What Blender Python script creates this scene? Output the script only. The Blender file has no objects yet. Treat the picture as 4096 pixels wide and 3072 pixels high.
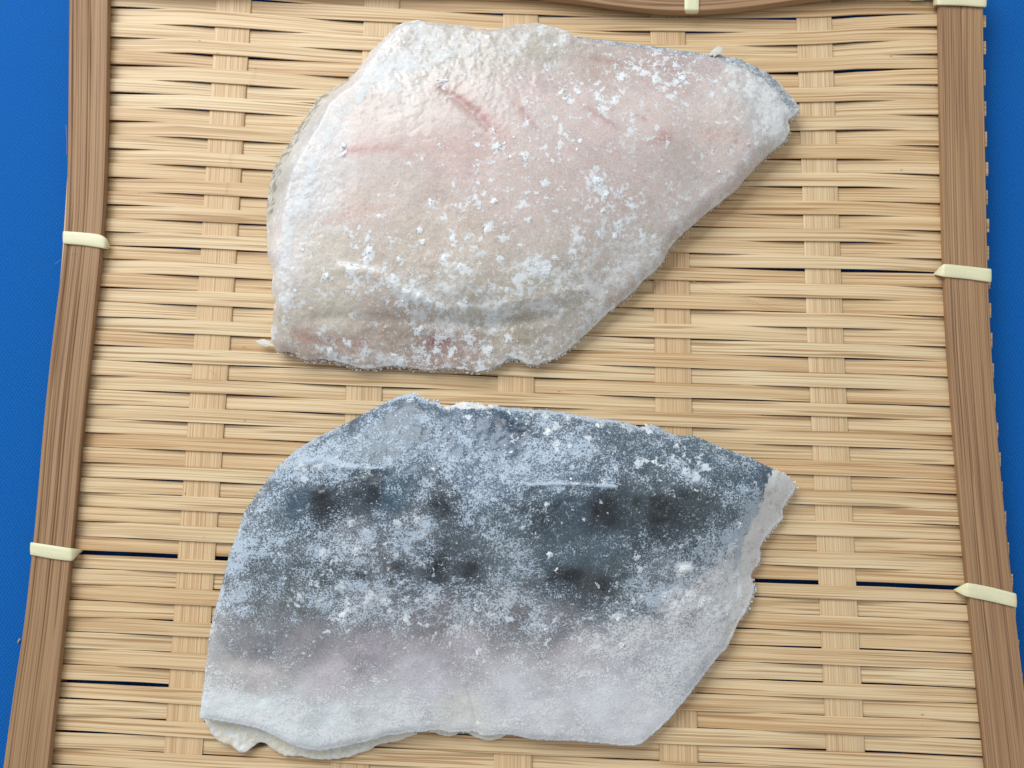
import bpy, math
import numpy as np

# ------------------------------------------------------------------ camera, world, lights
S = bpy.context.scene
COL = S.collection
TILT = math.radians(8.5)
DIST = 0.240
LENS, SENSOR = 32.0, 36.0
TH = SENSOR / 2 / LENS
CAM = np.array([0.0, -DIST * math.sin(TILT), DIST * math.cos(TILT)])
cam_data = bpy.data.cameras.new("camera")
cam_data.lens = LENS
cam_data.sensor_width = SENSOR
cam_data.clip_start = 0.01
cam_data.clip_end = 20
cam = bpy.data.objects.new("camera", cam_data)
cam.location = CAM
cam.rotation_euler = (TILT, 0, 0)
COL.objects.link(cam)
S.camera = cam

world = bpy.data.worlds.new("World")
S.world = world
world.use_nodes = True
bg = world.node_tree.nodes["Background"]
bg.inputs[0].default_value = (0.95, 0.97, 1.0, 1)
bg.inputs[1].default_value = 0.47


def area(name, loc, target, size, size_y, power, col):
    d = bpy.data.lights.new(name, 'AREA')
    d.shape = 'RECTANGLE'
    d.size, d.size_y, d.energy, d.color = size, size_y, power, col
    o = bpy.data.objects.new(name, d)
    o.location = loc
    v = np.array(target) - np.array(loc)
    import mathutils
    o.rotation_euler = mathutils.Vector(v).to_track_quat('-Z', 'Y').to_euler()
    COL.objects.link(o)
    return o


area("window_light", (-0.40, 0.55, 0.62), (0, 0, 0), 0.7, 0.6, 8.2, (0.93, 0.97, 1.0))
S.view_settings.view_transform = 'Standard'
S.view_settings.look = 'None'
S.view_settings.exposure = 0.0
S.view_settings.gamma = 1.0

# ------------------------------------------------------------------ helpers
MM = 0.001
K = 4096 / 2212.0
rng = np.random.default_rng(7)


def P(px, py, z=0.0):
    """Point at height z (metres) seen at photograph pixel px, py."""
    px, py, z = np.broadcast_arrays(np.asarray(px, float), np.asarray(py, float), np.asarray(z, float))
    xn = (px - 2048) / 2048 * TH
    yn = (1536 - py) / 2048 * TH
    dx = xn
    dy = yn * math.cos(TILT) + math.sin(TILT)
    dz = yn * math.sin(TILT) - math.cos(TILT)
    t = (z - CAM[2]) / dz
    return np.stack([CAM[0] + t * dx, CAM[1] + t * dy, z], -1)


def lin(r, g, b):
    c = np.array([r, g, b], float) / 255
    return np.where(c <= 0.04045, c / 12.92, ((c + 0.055) / 1.055) ** 2.4)


def vnoise(x, y, seed):
    r = np.random.default_rng(seed)
    T = r.random((256, 256))
    xi, yi = np.floor(x).astype(int), np.floor(y).astype(int)
    fx, fy = x - xi, y - yi
    fx = fx * fx * fx * (fx * (fx * 6 - 15) + 10)
    fy = fy * fy * fy * (fy * (fy * 6 - 15) + 10)
    a, b = T[xi % 256, yi % 256], T[(xi + 1) % 256, yi % 256]
    c, d = T[xi % 256, (yi + 1) % 256], T[(xi + 1) % 256, (yi + 1) % 256]
    return (a * (1 - fx) + b * fx) * (1 - fy) + (c * (1 - fx) + d * fx) * fy


def fbm(x, y, seed, octv=4, gain=0.5):
    """0..1 noise, x, y in units of the largest feature."""
    v, amp, tot = 0, 1.0, 0
    for k in range(octv):
        ang = 0.6 * k + 0.3
        xr = x * math.cos(ang) - y * math.sin(ang)
        yr = x * math.sin(ang) + y * math.cos(ang)
        v = v + amp * vnoise(xr * 2 ** k + 17.3 * k, yr * 2 ** k + 5.1 * k, seed + k)
        tot += amp
        amp *= gain
    return v / tot


def smooth(a, b, x):
    t = np.clip((x - a) / (b - a), 0, 1)
    return t * t * (3 - 2 * t)


def empty(name, loc, label, cat, group=None):
    o = bpy.data.objects.new(name, None)
    o.empty_display_size = 0.01
    o.location = loc
    o['label'] = label
    o['category'] = cat
    if group:
        o['group'] = group
    COL.objects.link(o)
    return o


def mesh_obj(name, V, F, mat, parent=None, smooth_shade=True, uv=None, attrs=None, kind=None, label=None, sharp=None):
    """V in world metres; the object's origin is put at the parent's origin or the mesh centre."""
    V = np.asarray(V, float)
    if parent is not None:
        org = np.array(parent.get('world_origin', (0, 0, 0)), float)
        own = V.mean(0)
    else:
        org = np.zeros(3)
        own = V.mean(0)
        own[2] = V[:, 2].min()
    me = bpy.data.meshes.new(name)
    F = list(map(list, F)) if not isinstance(F, list) else F
    me.from_pydata((V - own).tolist(), [], F)
    me.materials.append(mat)
    if smooth_shade:
        me.polygons.foreach_set('use_smooth', np.ones(len(me.polygons), bool))
    if uv is not None:
        ul = me.uv_layers.new(name='UVMap')
        li = np.empty(len(me.loops), int)
        me.loops.foreach_get('vertex_index', li)
        ul.data.foreach_set('uv', np.asarray(uv, float)[li].ravel())
    if attrs:
        for an, av in attrs.items():
            av = np.asarray(av, float)
            if av.ndim == 2:
                at = me.attributes.new(an, 'FLOAT_COLOR', 'POINT')
                at.data.foreach_set('color', np.concatenate([av, np.ones((len(av), 1))], 1).ravel())
            else:
                at = me.attributes.new(an, 'FLOAT', 'POINT')
                at.data.foreach_set('value', av.ravel())
    me.update()
    if sharp:
        me.set_sharp_from_angle(angle=math.radians(sharp))
    o = bpy.data.objects.new(name, me)
    COL.objects.link(o)
    o.location = own - org
    if parent is not None:
        o.parent = parent
    if kind:
        o['kind'] = kind
    if label:
        o['label'] = label
    return o


# ------------------------------------------------------------------ materials
class NT:
    def __init__(self, name):
        self.m = bpy.data.materials.new(name)
        self.m.use_nodes = True
        self.t = self.m.node_tree
        self.bsdf = self.t.nodes['Principled BSDF']

    def n(self, typ, **kw):
        nd = self.t.nodes.new(typ)
        for k, v in kw.items():
            setattr(nd, k, v)
        return nd

    def set(self, sock, v):
        if hasattr(v, 'is_output'):
            self.t.links.new(v, sock)
        else:
            sock.default_value = v
        return sock

    def math(self, op, a, b=0.0, c=None, clamp=False):
        nd = self.n('ShaderNodeMath', operation=op, use_clamp=clamp)
        self.set(nd.inputs[0], a)
        self.set(nd.inputs[1], b)
        if c is not None:
            self.set(nd.inputs[2], c)
        return nd.outputs[0]

    def sstep(self, lo, hi, x):
        nd = self.n('ShaderNodeMapRange', interpolation_type='SMOOTHSTEP')
        self.set(nd.inputs['Value'], x)
        self.set(nd.inputs['From Min'], lo)
        self.set(nd.inputs['From Max'], hi)
        return nd.outputs[0]

    def mix(self, f, a, b, blend='MIX'):
        nd = self.n('ShaderNodeMix', data_type='RGBA', blend_type=blend)
        self.set(nd.inputs[0], f)
        self.set(nd.inputs[6], a if hasattr(a, 'is_output') else (*a, 1))
        self.set(nd.inputs[7], b if hasattr(b, 'is_output') else (*b, 1))
        return nd.outputs[2]

    def noise(self, vec, scale, detail=2.0, rough=0.5, dist=0.0):
        nd = self.n('ShaderNodeTexNoise')
        if vec is not None:
            self.set(nd.inputs['Vector'], vec)
        nd.inputs['Scale'].default_value = scale
        nd.inputs['Detail'].default_value = detail
        nd.inputs['Roughness'].default_value = rough
        nd.inputs['Distortion'].default_value = dist
        return nd.outputs[0]

    def vmul(self, vec, xyz, add=None):
        nd = self.n('ShaderNodeVectorMath', operation='MULTIPLY_ADD')
        self.set(nd.inputs[0], vec)
        self.set(nd.inputs[1], xyz)
        self.set(nd.inputs[2], add if add is not None else (0, 0, 0))
        return nd.outputs[0]

    def bump(self, h, dist, strength=1.0):
        nd = self.n('ShaderNodeBump')
        self.set(nd.inputs['Height'], h)
        nd.inputs['Distance'].default_value = dist
        nd.inputs['Strength'].default_value = strength
        self.set(self.bsdf.inputs['Normal'], nd.outputs[0])

    def p(self, name, v):
        self.set(self.bsdf.inputs[name], v)


def bamboo(name, c_light, c_mid, c_dark, c_line, fine=2300, coarse=850, light=0.5, vary=0.5, rough=0.42, bump=0.00008):
    m = NT(name)
    uv = m.n('ShaderNodeUVMap').outputs[0]
    oi = m.n('ShaderNodeObjectInfo').outputs['Random']
    cx = m.n('ShaderNodeCombineXYZ')
    m.set(cx.inputs[0], m.math('MULTIPLY', oi, 37.0))
    m.set(cx.inputs[1], m.math('MULTIPLY', oi, 91.0))
    m.set(cx.inputs[2], m.math('MULTIPLY', oi, 53.0))
    off = cx.outputs[0]
    n1 = m.noise(m.vmul(uv, (14, fine, 0), off), 1.0, 2.0, 0.6)
    n2 = m.noise(m.vmul(uv, (8, coarse, 0), off), 1.0, 3.0, 0.6)
    n3 = m.noise(m.vmul(uv, (38, 150, 0), off), 1.0, 3.0, 0.6)
    n4 = m.noise(m.vmul(uv, (22, fine * 0.62, 0), m.vmul(off, (1.7, 2.3, 1.1))), 1.0, 1.0, 0.5)
    tone = m.sstep(0.36, 0.66, n2)
    tone = m.math('ADD', m.math('MULTIPLY', tone, 0.75), m.math('MULTIPLY', m.math('SUBTRACT', oi, light), vary))
    tone = m.math('ADD', tone, m.math('MULTIPLY', m.math('SUBTRACT', n3, 0.5), 0.9), clamp=True)
    c = m.mix(tone, c_light, c_mid)
    c = m.mix(m.math('MULTIPLY', m.sstep(0.46, 0.66, n1), 0.7), c, c_dark)
    c = m.mix(m.math('MULTIPLY', m.sstep(0.58, 0.66, n4), 0.7), c, c_line)
    c = m.mix(m.math('MULTIPLY', m.sstep(0.46, 0.34, n1), 0.6), c, tuple(np.clip(np.array(c_light) * 1.12, 0, 1)))
    wn = m.n('ShaderNodeTexWhiteNoise', noise_dimensions='1D')
    m.set(wn.inputs['W'], oi)
    c = m.mix(wn.outputs[0], c, m.mix(1.0, c, (0.97, 0.91, 0.85), 'MULTIPLY'))
    vor = m.noise(m.vmul(uv, (420, 900, 0), off), 1.0, 1.0, 0.4)
    c = m.mix(m.math('MULTIPLY', m.sstep(0.80, 0.86, vor), 0.55), c, (0.07, 0.045, 0.03))
    m.p('Base Color', c)
    m.p('Roughness', m.math('ADD', m.math('MULTIPLY', n1, 0.25), rough - 0.1))
    m.p('Specular IOR Level', 0.35)
    h = m.math('ADD', m.math('MULTIPLY', n1, 0.8), n2)
    m.bump(h, bump, 0.6)
    return m.m


M_STRIP = bamboo("bamboo_split", lin(231, 209, 170), lin(211, 179, 135), lin(190, 153, 108), lin(166, 124, 80), vary=0.8)
M_CROSS = bamboo("bamboo_split_cross", lin(226, 202, 163), lin(210, 179, 138), lin(194, 158, 116), lin(182, 143, 101), fine=4200, coarse=2300, vary=0.4)
M_RAIL = bamboo("bamboo_rail", lin(172, 139, 104), lin(156, 121, 88), lin(138, 102, 74), lin(112, 80, 60), fine=3300, coarse=1100, vary=0.2,
                rough=0.6, bump=0.00014)


def tie_mat():
    m = NT("pale_cane")
    uv = m.n('ShaderNodeUVMap').outputs[0]
    n = m.noise(m.vmul(uv, (120, 900, 0)), 1.0, 2.0)
    m.p('Base Color', m.mix(n, lin(238, 234, 200), lin(222, 216, 172)))
    m.p('Roughness', 0.42)
    m.p('Subsurface Weight', 0.15)
    m.p('Subsurface Radius', (0.001, 0.001, 0.0006))
    m.p('Subsurface Scale', 1.0)
    m.bump(n, 0.00008, 0.5)
    return m.m


M_TIE = tie_mat()


def cloth_mat():
    m = NT("blue_cloth")
    co = m.n('ShaderNodeTexCoord').outputs['Object']
    rot = m.n('ShaderNodeVectorRotate', rotation_type='Z_AXIS')
    m.set(rot.inputs['Vector'], co)
    rot.inputs['Angle'].default_value = math.radians(28)
    r = rot.outputs[0]
    warp = m.noise(co, 300, 2)
    wob = m.vmul(co, (1, 1, 1), None)
    w1 = m.n('ShaderNodeTexWave', wave_type='BANDS', bands_direction='Y')
    m.set(w1.inputs['Vector'], r)
    w1.inputs['Scale'].default_value = 560
    w1.inputs['Distortion'].default_value = 1.6
    w1.inputs['Detail'].default_value = 1.5
    w1.inputs['Detail Scale'].default_value = 3.0
    w2 = m.n('ShaderNodeTexWave', wave_type='BANDS', bands_direction='X')
    m.set(w2.inputs['Vector'], r)
    w2.inputs['Scale'].default_value = 420
    w2.inputs['Distortion'].default_value = 1.6
    w2.inputs['Detail Scale'].default_value = 3.0
    h = m.math('ADD', m.math('MULTIPLY', w1.outputs[1], 0.7), m.math('MULTIPLY', w2.outputs[1], 0.45))
    fib = m.noise(co, 2600, 2)
    h = m.math('ADD', h, m.math('MULTIPLY', fib, 0.5))
    blot = m.noise(co, 60, 3)
    c = m.mix(m.sstep(0.3, 1.3, h), lin(1, 77, 144), lin(9, 108, 190))
    c = m.mix(m.math('MULTIPLY', blot, 0.35), c, lin(6, 92, 190))
    m.p('Base Color', c)
    m.p('Roughness', 0.85)
    m.p('Specular IOR Level', 0.15)
    m.p('Sheen Weight', 0.08)
    m.bump(h, 0.00016, 0.6)
    return m.m


M_CLOTH = cloth_mat()


def fish_mat(name, frost_col, frost_thin, patch, k_fine, veil, speck, rough, sss, bump, edge=0.09, coat=0.4):
    """Frozen surface: a tint from the piece, a thin veil, ragged frost patches where 'frost' is high, flakes where 'fleck' is high."""
    m = NT(name)
    co = m.n('ShaderNodeTexCoord').outputs['Object']
    tint = m.n('ShaderNodeAttribute', attribute_name='tint').outputs['Color']
    fr = m.n('ShaderNodeAttribute', attribute_name='frost').outputs['Fac']
    fk = m.n('ShaderNodeAttribute', attribute_name='fleck').outputs['Fac']
    n1 = m.noise(co, 420, 8, 0.74, 0.1)
    n2 = m.noise(co, 1900, 3, 0.65, 0.2)
    n3 = m.noise(co, 3900, 1, 0.5)
    v = m.math('ADD', fr, m.math('MULTIPLY', m.math('SUBTRACT', n1, 0.5), patch))
    v = m.math('ADD', v, m.math('MULTIPLY', m.math('SUBTRACT', n2, 0.5), k_fine))
    v = m.math('ADD', v, m.math('MULTIPLY', m.math('SUBTRACT', n3, 0.5), k_fine * 0.7))
    crisp = m.sstep(0.59 - edge, 0.59 + edge, v)
    soft = m.sstep(0.15, 0.85, v)
    f = m.math('ADD', m.math('MULTIPLY', crisp, 1.0 - veil), m.math('MULTIPLY', soft, veil))
    sp = m.math('MULTIPLY', m.sstep(0.63, 0.70, m.math('ADD', n3, m.math('MULTIPLY', fr, 0.12))), m.math('MULTIPLY', m.math('MULTIPLY_ADD', fr, 1.3, 0.3, clamp=True), speck))
    g1 = m.noise(m.vmul(co, (1, 1, 1), (0.7, 0.3, 0.1)), 470, 6, 0.72, 0.15)
    g2 = m.noise(m.vmul(co, (1, 1, 1), (0.2, 0.9, 0.4)), 1050, 5, 0.72, 0.15)
    k1 = m.sstep(0.655, 0.69, m.math('ADD', g1, m.math('MULTIPLY', fk, 0.16)))
    k2 = m.sstep(0.655, 0.70, m.math('ADD', g2, m.math('MULTIPLY', fk, 0.13)))
    flk = m.math('MAXIMUM', k1, m.math('MULTIPLY', k2, 0.9))
    sp = m.math('MAXIMUM', sp, m.math('MULTIPLY', flk, m.math('MULTIPLY_ADD', n2, 0.5, 0.62), clamp=True))
    dark = m.mix(m.math('MULTIPLY', m.sstep(0.56, 0.34, n2), 0.16), tint, (0.0, 0.0, 0.0))
    bw = m.n('ShaderNodeRGBToBW')
    m.set(bw.inputs[0], tint)
    fc = m.mix(m.sstep(0.08, 0.42, bw.outputs[0]), frost_thin, frost_col)     # thin frost over dark skin scatters bluish
    c = m.mix(m.math('MAXIMUM', m.math('MULTIPLY', f, 0.86), sp), dark, fc)
    c = m.mix(m.math('MULTIPLY', flk, 0.5), c, lin(240, 245, 248))
    m.p('Base Color', c)
    m.p('Roughness', m.math('ADD', m.math('MULTIPLY', crisp, 0.22), m.math('ADD', m.math('MULTIPLY', n2, 0.25), rough - 0.12)))
    m.p('Specular IOR Level', 0.5)
    m.p('Coat Weight', m.math('MULTIPLY', m.math('SUBTRACT', 1.0, crisp), coat))
    m.p('Coat Roughness', 0.16)
    m.p('Subsurface Weight', sss)
    m.p('Subsurface Radius', (0.0028, 0.0021, 0.0018))
    m.p('Subsurface Scale', 1.0)
    h = m.math('ADD', m.math('MULTIPLY', crisp, 0.7), m.math('ADD', m.math('MULTIPLY', n2, 0.3), m.math('MULTIPLY', n3, 0.55)))
    h = m.math('ADD', h, m.math('MULTIPLY', flk, 0.9))
    m.bump(h, bump, 0.7)
    return m.m


M_FLESH = fish_mat("frozen_flesh", lin(230, 232, 232), lin(206, 214, 220), 1.5, 0.35, 0.30, 0.5, 0.32, 0.55, 0.00007)
M_SKIN = fish_mat("frozen_skin", lin(224, 226, 228), lin(190, 207, 223), 0.95, 1.6, 0.26, 0.5, 0.34, 0.0, 0.00012, 0.06)


def frost_mat(name, col, rough, trans, sss):
    m = NT(name)
    co = m.n('ShaderNodeTexCoord').outputs['Object']
    n = m.noise(co, 1500, 2)
    m.p('Base Color', m.mix(n, col, tuple(np.array(col) * 0.9)))
    m.p('Roughness', rough)
    m.p('Transmission Weight', trans)
    m.p('IOR', 1.31)
    m.p('Subsurface Weight', sss)
    m.p('Subsurface Radius', (0.0012, 0.0013, 0.0014))
    m.p('Subsurface Scale', 1.0)
    m.bump(n, 0.0002, 0.5)
    return m.m


M_FROST = frost_mat("frost", lin(244, 248, 250), 0.35, 0.0, 0.0)
M_ICE = frost_mat("clear_ice", lin(238, 236, 226), 0.2, 0.15, 0.6)

M_GLAZE = fish_mat("frozen_glaze", lin(236, 236, 230), lin(230, 230, 226), 1.2, 0.35, 0.4, 0.4, 0.2, 0.5, 0.00008)

# ------------------------------------------------------------------ cloth
CLOTH_Z = -0.0058


def build_cloth():
    nx, ny = 150, 130
    X, Y = np.meshgrid(np.linspace(-0.27, 0.27, nx), np.linspace(-0.24, 0.26, ny), indexing='ij')
    Z = CLOTH_Z + 0.0007 * (fbm(X / 0.07 + 9, Y / 0.07 + 3, 41, 3) - 0.5)
    top = np.stack([X, Y, Z], -1).reshape(-1, 3)
    bot = top.copy()
    bot[:, 2] = CLOTH_Z - 0.0018
    V = np.concatenate([top, bot])
    idx = np.arange(nx * ny).reshape(nx, ny)
    a, b, c, d = idx[:-1, :-1].ravel(), idx[1:, :-1].ravel(), idx[1:, 1:].ravel(), idx[:-1, 1:].ravel()
    F = np.stack([a, b, c, d], 1).tolist()
    N = nx * ny
    F += np.stack([d + N, c + N, b + N, a + N], 1).tolist()
    rim = np.concatenate([idx[:, 0], idx[-1, 1:], idx[-2::-1, -1], idx[0, -2:0:-1]])
    nxt = np.roll(rim, -1)
    F += np.stack([rim, rim + N, nxt + N, nxt], 1).tolist()
    o = mesh_obj('tablecloth', V, F, M_CLOTH)
    o['label'] = "smooth bright blue cloth spread flat under the bamboo tray"
    o['category'] = "cloth"


build_cloth()

# ------------------------------------------------------------------ tray
tray = empty('bamboo_tray', (0, 0, CLOTH_Z), "woven bamboo tray with brown side rails and cream cane ties on blue cloth", "tray")
tray['world_origin'] = (0.0, 0.0, CLOTH_Z)

# photograph rows read at the first and the fifth upright strip
W1 = [-95, 23, 145, 254, 366, 477, 587, 700, 812, 920, 1028, 1139.5, 1256, 1371, 1490, 1606, 1723, 1836, 1957, 2074, 2197, 2324,
      2453, 2577, 2713, 2851, 2981, 3115, 3250, 3390]
W5 = [-5, 103, 210, 321, 440, 553, 666, 777, 888, 997, 1109, 1223, 1342, 1461, 1581, 1697, 1815, 1932, 2052, 2175, 2301, 2431,
      2561, 2697, 2826, 2968, 3110, 3250, 3390, 3535]
# x of the upright strips' centres against y
WARP = [([0, 1024, 2048, 3072], [352, 285, 200, 120]),
        ([0, 1024, 2048, 3010], [936, 874, 797, 732]),
        ([40, 1520, 3050], [1527, 1457, 1401]),
        ([80, 1540, 3020], [2082, 2063, 2052]),
        ([60, 1620, 2950], [2670, 2694, 2713]),
        ([77, 1364, 2931], [3256, 3301, 3378]),
        ([0, 1364, 2931], [3850, 3910, 4040])]
RAIL_L = [(-250, 277, 432), (0, 275, 431), (350, 273, 427), (700, 269, 420), (930, 261, 408), (1024, 252, 399), (1350, 209, 364),
          (1700, 172, 326), (2048, 144, 297), (2500, 96, 253), (2800, 48, 219), (3072, 12, 190), (3400, -35, 155)]
RAIL_R = [(-40, 3759, 3933), (25, 3761, 3934), (300, 3764, 3936), (700, 3771, 3944), (1024, 3779, 3950), (1370, 3795, 3965),
          (1700, 3820, 3987), (2048, 3847, 4019), (2400, 3880, 4056), (2750, 3918, 4096), (3072, 3950, 4140), (3400, 3985, 4190)]


def warp_x(k, y):
    ys, xs = WARP[k]
    y = np.asarray(y, float)
    s0 = (xs[1] - xs[0]) / (ys[1] - ys[0])
    s1 = (xs[-1] - xs[-2]) / (ys[-1] - ys[-2])
    r = np.interp(y, ys, xs)
    r = np.where(y < ys[0], xs[0] + s0 * (y - ys[0]), r)
    return np.where(y > ys[-1], xs[-1] + s1 * (y - ys[-1]), r)


rows1, rows5 = [], []
for i in range(len(W1)):
    rows1.append(W1[i]); rows5.append(W5[i])
    if i < len(W1) - 1:
        rows1.append((W1[i] + W1[i + 1]) / 2 + rng.normal(0, 2.0)); rows5.append((W5[i] + W5[i + 1]) / 2 + rng.normal(0, 2.0))
rows1, rows5 = np.array(rows1), np.array(rows5)
NX = 150
XS = np.linspace(60, 4200, NX)


def row_y(r1, r5):
    xa, xb = warp_x(1, r1), warp_x(5, r5)
    y = r1 + (r5 - r1) * (XS - xa) / (xb - xa)
    ym = (r1 + r5) / 2
    sag = 5 + 21 * float(smooth(1500, 0, ym))
    t = (XS - xa) / (xb - xa)
    y = y + sag * np.clip(4 * t * (1 - t), -0.3, 1)
    y = y - 30 * float(smooth(800, 0, ym)) * smooth(3200, 3800, XS)
    return y


centres = np.array([row_y(a, b) for a, b in zip(rows1, rows5)])
nrow = len(centres)
bounds = np.empty((nrow + 1, NX))
bounds[1:-1] = (centres[1:] + centres[:-1]) / 2
bounds[0] = centres[0] - (bounds[1] - centres[0])
bounds[-1] = centres[-1] + (centres[-1] - bounds[-2])
for j in range(nrow + 1):
    bounds[j] += 5.0 * (fbm(XS / 700 + 13 * j, XS * 0 + j * 3.7, 77, 3) - 0.5)
gap_up = np.full((nrow + 1, NX), 0.0)
for j in range(nrow + 1):
    g = rng.uniform(0.3, 1.6) + 3.2 * np.clip(fbm(XS / 420 + 31 * j, XS * 0 + 7.7 * j, 91, 2) - 0.55, 0, 1) * 4
    gap_up[j] = g
# open slots seen in the photograph: (x side, y there, opening, reach)
for x0, y0, op, reach in [(560, 1005, 9, 420), (420, 2222, 26, 900), (360, 2740, 24, 420), (330, 2930, 10, 420), (3600, 1087, 16, 900),
                          (3500, 2340, 26, 1400), (3500, 290, 12, 500), (3500, 1630, 7, 400), (3500, 2580, 6, 900), (1500, 2, 8, 900),
                          (700, 260, 8, 250), (3500, 70, 9, 400), (3600, 2730, 7, 600), (600, 400, 7, 300), (3500, 3000, 7, 700)]:
    k = int(np.argmin(np.abs(XS - x0)))
    j = int(np.argmin(np.abs(bounds[:, k] - y0)))
    gap_up[j] += 0.6 * op * np.exp(-((XS - x0) / reach) ** 2)

WT = 0.36 * MM       # strip thickness
AMP = 0.52 * MM


def ribbon(Ltop, Lbot, zc, thick, crown, nprof=5):
    """Closed thin strip between two polylines (n,2) of world XY with centre height zc (n)."""
    n = len(Ltop)
    vs = np.linspace(0, 1, nprof)
    V, UV = [], []
    mid = (Ltop + Lbot) / 2
    s = np.concatenate([[0], np.cumsum(np.linalg.norm(np.diff(mid, axis=0), axis=1))])
    wid = np.linalg.norm(Ltop - Lbot, axis=1).mean()
    prof = []
    ins = 0.012
    for v in vs:                     # top, left to right
        vv = ins + (1 - 2 * ins) * v
        prof.append((vv, 0.5 + crown * (1 - (2 * v - 1) ** 2), v))
    prof.append((1.0, 0.28, 1.0))
    prof.append((1.0, -0.5, 1.0))
    prof.append((0.0, -0.5, 0.0))
    prof.append((0.0, 0.28, 0.0))
    m = len(prof)
    A = np.empty((n, m, 3))
    U = np.empty((n, m, 2))
    for q, (v, h, vu) in enumerate(prof):
        A[:, q, :2] = Lbot + (Ltop - Lbot) * v
        A[:, q, 2] = zc + h * thick
        U[:, q, 0] = s
        U[:, q, 1] = vu * wid
    V = A.reshape(-1, 3)
    UV = U.reshape(-1, 2)
    F = []
    for i in range(n - 1):
        for q in range(m):
            a, b = i * m + q, i * m + (q + 1) % m
            F.append([a, a + m, b + m, b])
    F.append(list(range(m)))
    F.append([(n - 1) * m + q for q in range(m)][::-1])
    return V, F, UV


def wave(c):
    return np.sign(c) * np.abs(c) ** 0.75


for j in range(nrow):
    yc = centres[j]
    if yc.max() < -130 or yc.min() > 3230:
        continue
    even = (j % 2 == 0)
    ytop = bounds[j] + gap_up[j] * 0.5
    ybot = bounds[j + 1] - gap_up[j + 1] * 0.5
    ym = float(yc.mean())
    xl = float(np.interp(ym, [r[0] for r in RAIL_L], [r[1] for r in RAIL_L])) + 62 + rng.uniform(-3, 3)
    xr_out = float(np.interp(ym, [r[0] for r in RAIL_R], [r[2] for r in RAIL_R]))
    xr = xr_out + (2 if even else -55) + rng.uniform(-2, 3)
    sel = (XS > xl) & (XS < xr)
    xs = np.concatenate([[xl], XS[sel], [xr]])
    yt, yb = np.interp(xs, XS, ytop), np.interp(xs, XS, ybot)
    wx = np.array([warp_x(k, np.interp(xs, XS, yc)) for k in range(7)])      # 7, n
    u = np.array([np.interp(x, wx[:, i], np.arange(7)) for i, x in enumerate(xs)])
    extra = np.where(xs > wx[6], (xs - wx[6]) / 590, 0) - np.where(xs < wx[0], (wx[0] - xs) / 590, 0)
    u = u + extra
    c = np.cos(np.pi * (u - 1)) * (-1 if even else 1)
    amp = AMP * rng.uniform(0.92, 1.05)
    z = amp * wave(c) + 0.06 * MM * (fbm(xs / 300, xs * 0 + j, 55, 2) - 0.5)
    Tp, Bp = P(xs, yt, 0)[:, :2], P(xs, yb, 0)[:, :2]
    V, F, UV = ribbon(Tp, Bp, z, WT * rng.uniform(0.9, 1.1), rng.uniform(0.02, 0.14))
    mesh_obj('weft_strip', V, F, M_STRIP, tray, uv=UV, sharp=40)

for k in range(7):
    ys = np.linspace(-140, 3230, 90)
    xc = warp_x(k, ys)
    hw = np.interp(ys, [0, 1500, 3000], [71, 73.5, 78]) * (0.5 if k in (0, 6) else 0.98)
    wob = 3.0 * (fbm(ys / 900, ys * 0 + k * 9, 19, 2) - 0.5)
    Lp, Rp = P(xc - hw + wob, ys, 0)[:, :2], P(xc + hw + wob, ys, 0)[:, :2]
    V, F, UV = ribbon(Lp, Rp, np.zeros(len(ys)) + 0.02 * MM * k % 0.03 * MM, 0.34 * MM, 0.06)
    mesh_obj('cross_strip', V, F, M_CROSS, tray, uv=UV, sharp=40)


def rail(name, A, B, ztop, zbot, seed, grooves=5, label=None):
    """A, B: (n,2) world XY of the two top edges."""
    r = np.random.default_rng(seed)
    n = len(A)
    s = np.concatenate([[0], np.cumsum(np.linalg.norm(np.diff((A + B) / 2, axis=0), axis=1))])
    m_top = 81
    v = np.linspace(0, 1, m_top)
    gp = np.sort(r.uniform(0.1, 0.9, grooves))
    gd = r.uniform(0.10, 0.38, grooves) * MM
    H = np.zeros((n, m_top))
    for p_, d_ in zip(gp, gd):
        wander = p_ + 0.02 * (fbm(s / 0.05 + p_ * 50, s * 0, seed, 2) - 0.5)
        depth = d_ * (0.35 + 1.1 * fbm(s / 0.03 + p_ * 90, s * 0, seed + 5, 2))
        H -= depth[:, None] * np.exp(-((v[None] - wander[:, None]) / 0.014) ** 2)
    H += 0.10 * MM * (fbm(v[None] * 14 + 0 * s[:, None], s[:, None] / 0.06 + 0 * v[None], seed + 9, 3) - 0.5)
    e = 0.022
    edge = np.minimum(v, 1 - v)
    H -= (0.22 * MM * np.clip(1 - edge / e, 0, 1) ** 2)[None]
    prof_n = m_top + 4
    V = np.empty((n, prof_n, 3))
    U = np.empty((n, prof_n, 2))
    wid = np.linalg.norm(A - B, axis=1).mean()
    for q in range(m_top):
        V[:, q, :2] = A + (B - A) * v[q]
        V[:, q, 2] = ztop + H[:, q]
        U[:, q] = np.stack([s, np.full(n, v[q] * wid)], 1)
    ex = [(1.0, zbot * 0.5 + ztop * 0.5), (0.985, zbot), (0.015, zbot), (0.0, zbot * 0.5 + ztop * 0.5)]
    for t, (vv, zz) in enumerate(ex):
        q = m_top + t
        V[:, q, :2] = A + (B - A) * vv
        V[:, q, 2] = zz
        U[:, q] = np.stack([s, np.full(n, (vv + (0.2 if vv > 0.5 else -0.2)) * wid)], 1)
    m = prof_n
    F = []
    for i in range(n - 1):
        for q in range(m):
            a, b = i * m + q, i * m + (q + 1) % m
            F.append([a, b, b + m, a + m])
    F.append(list(range(m))[::-1])
    F.append([(n - 1) * m + q for q in range(m)])
    return mesh_obj(name, V.reshape(-1, 3), F, M_RAIL, tray, uv=U.reshape(-1, 2), label=label, sharp=50)


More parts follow.
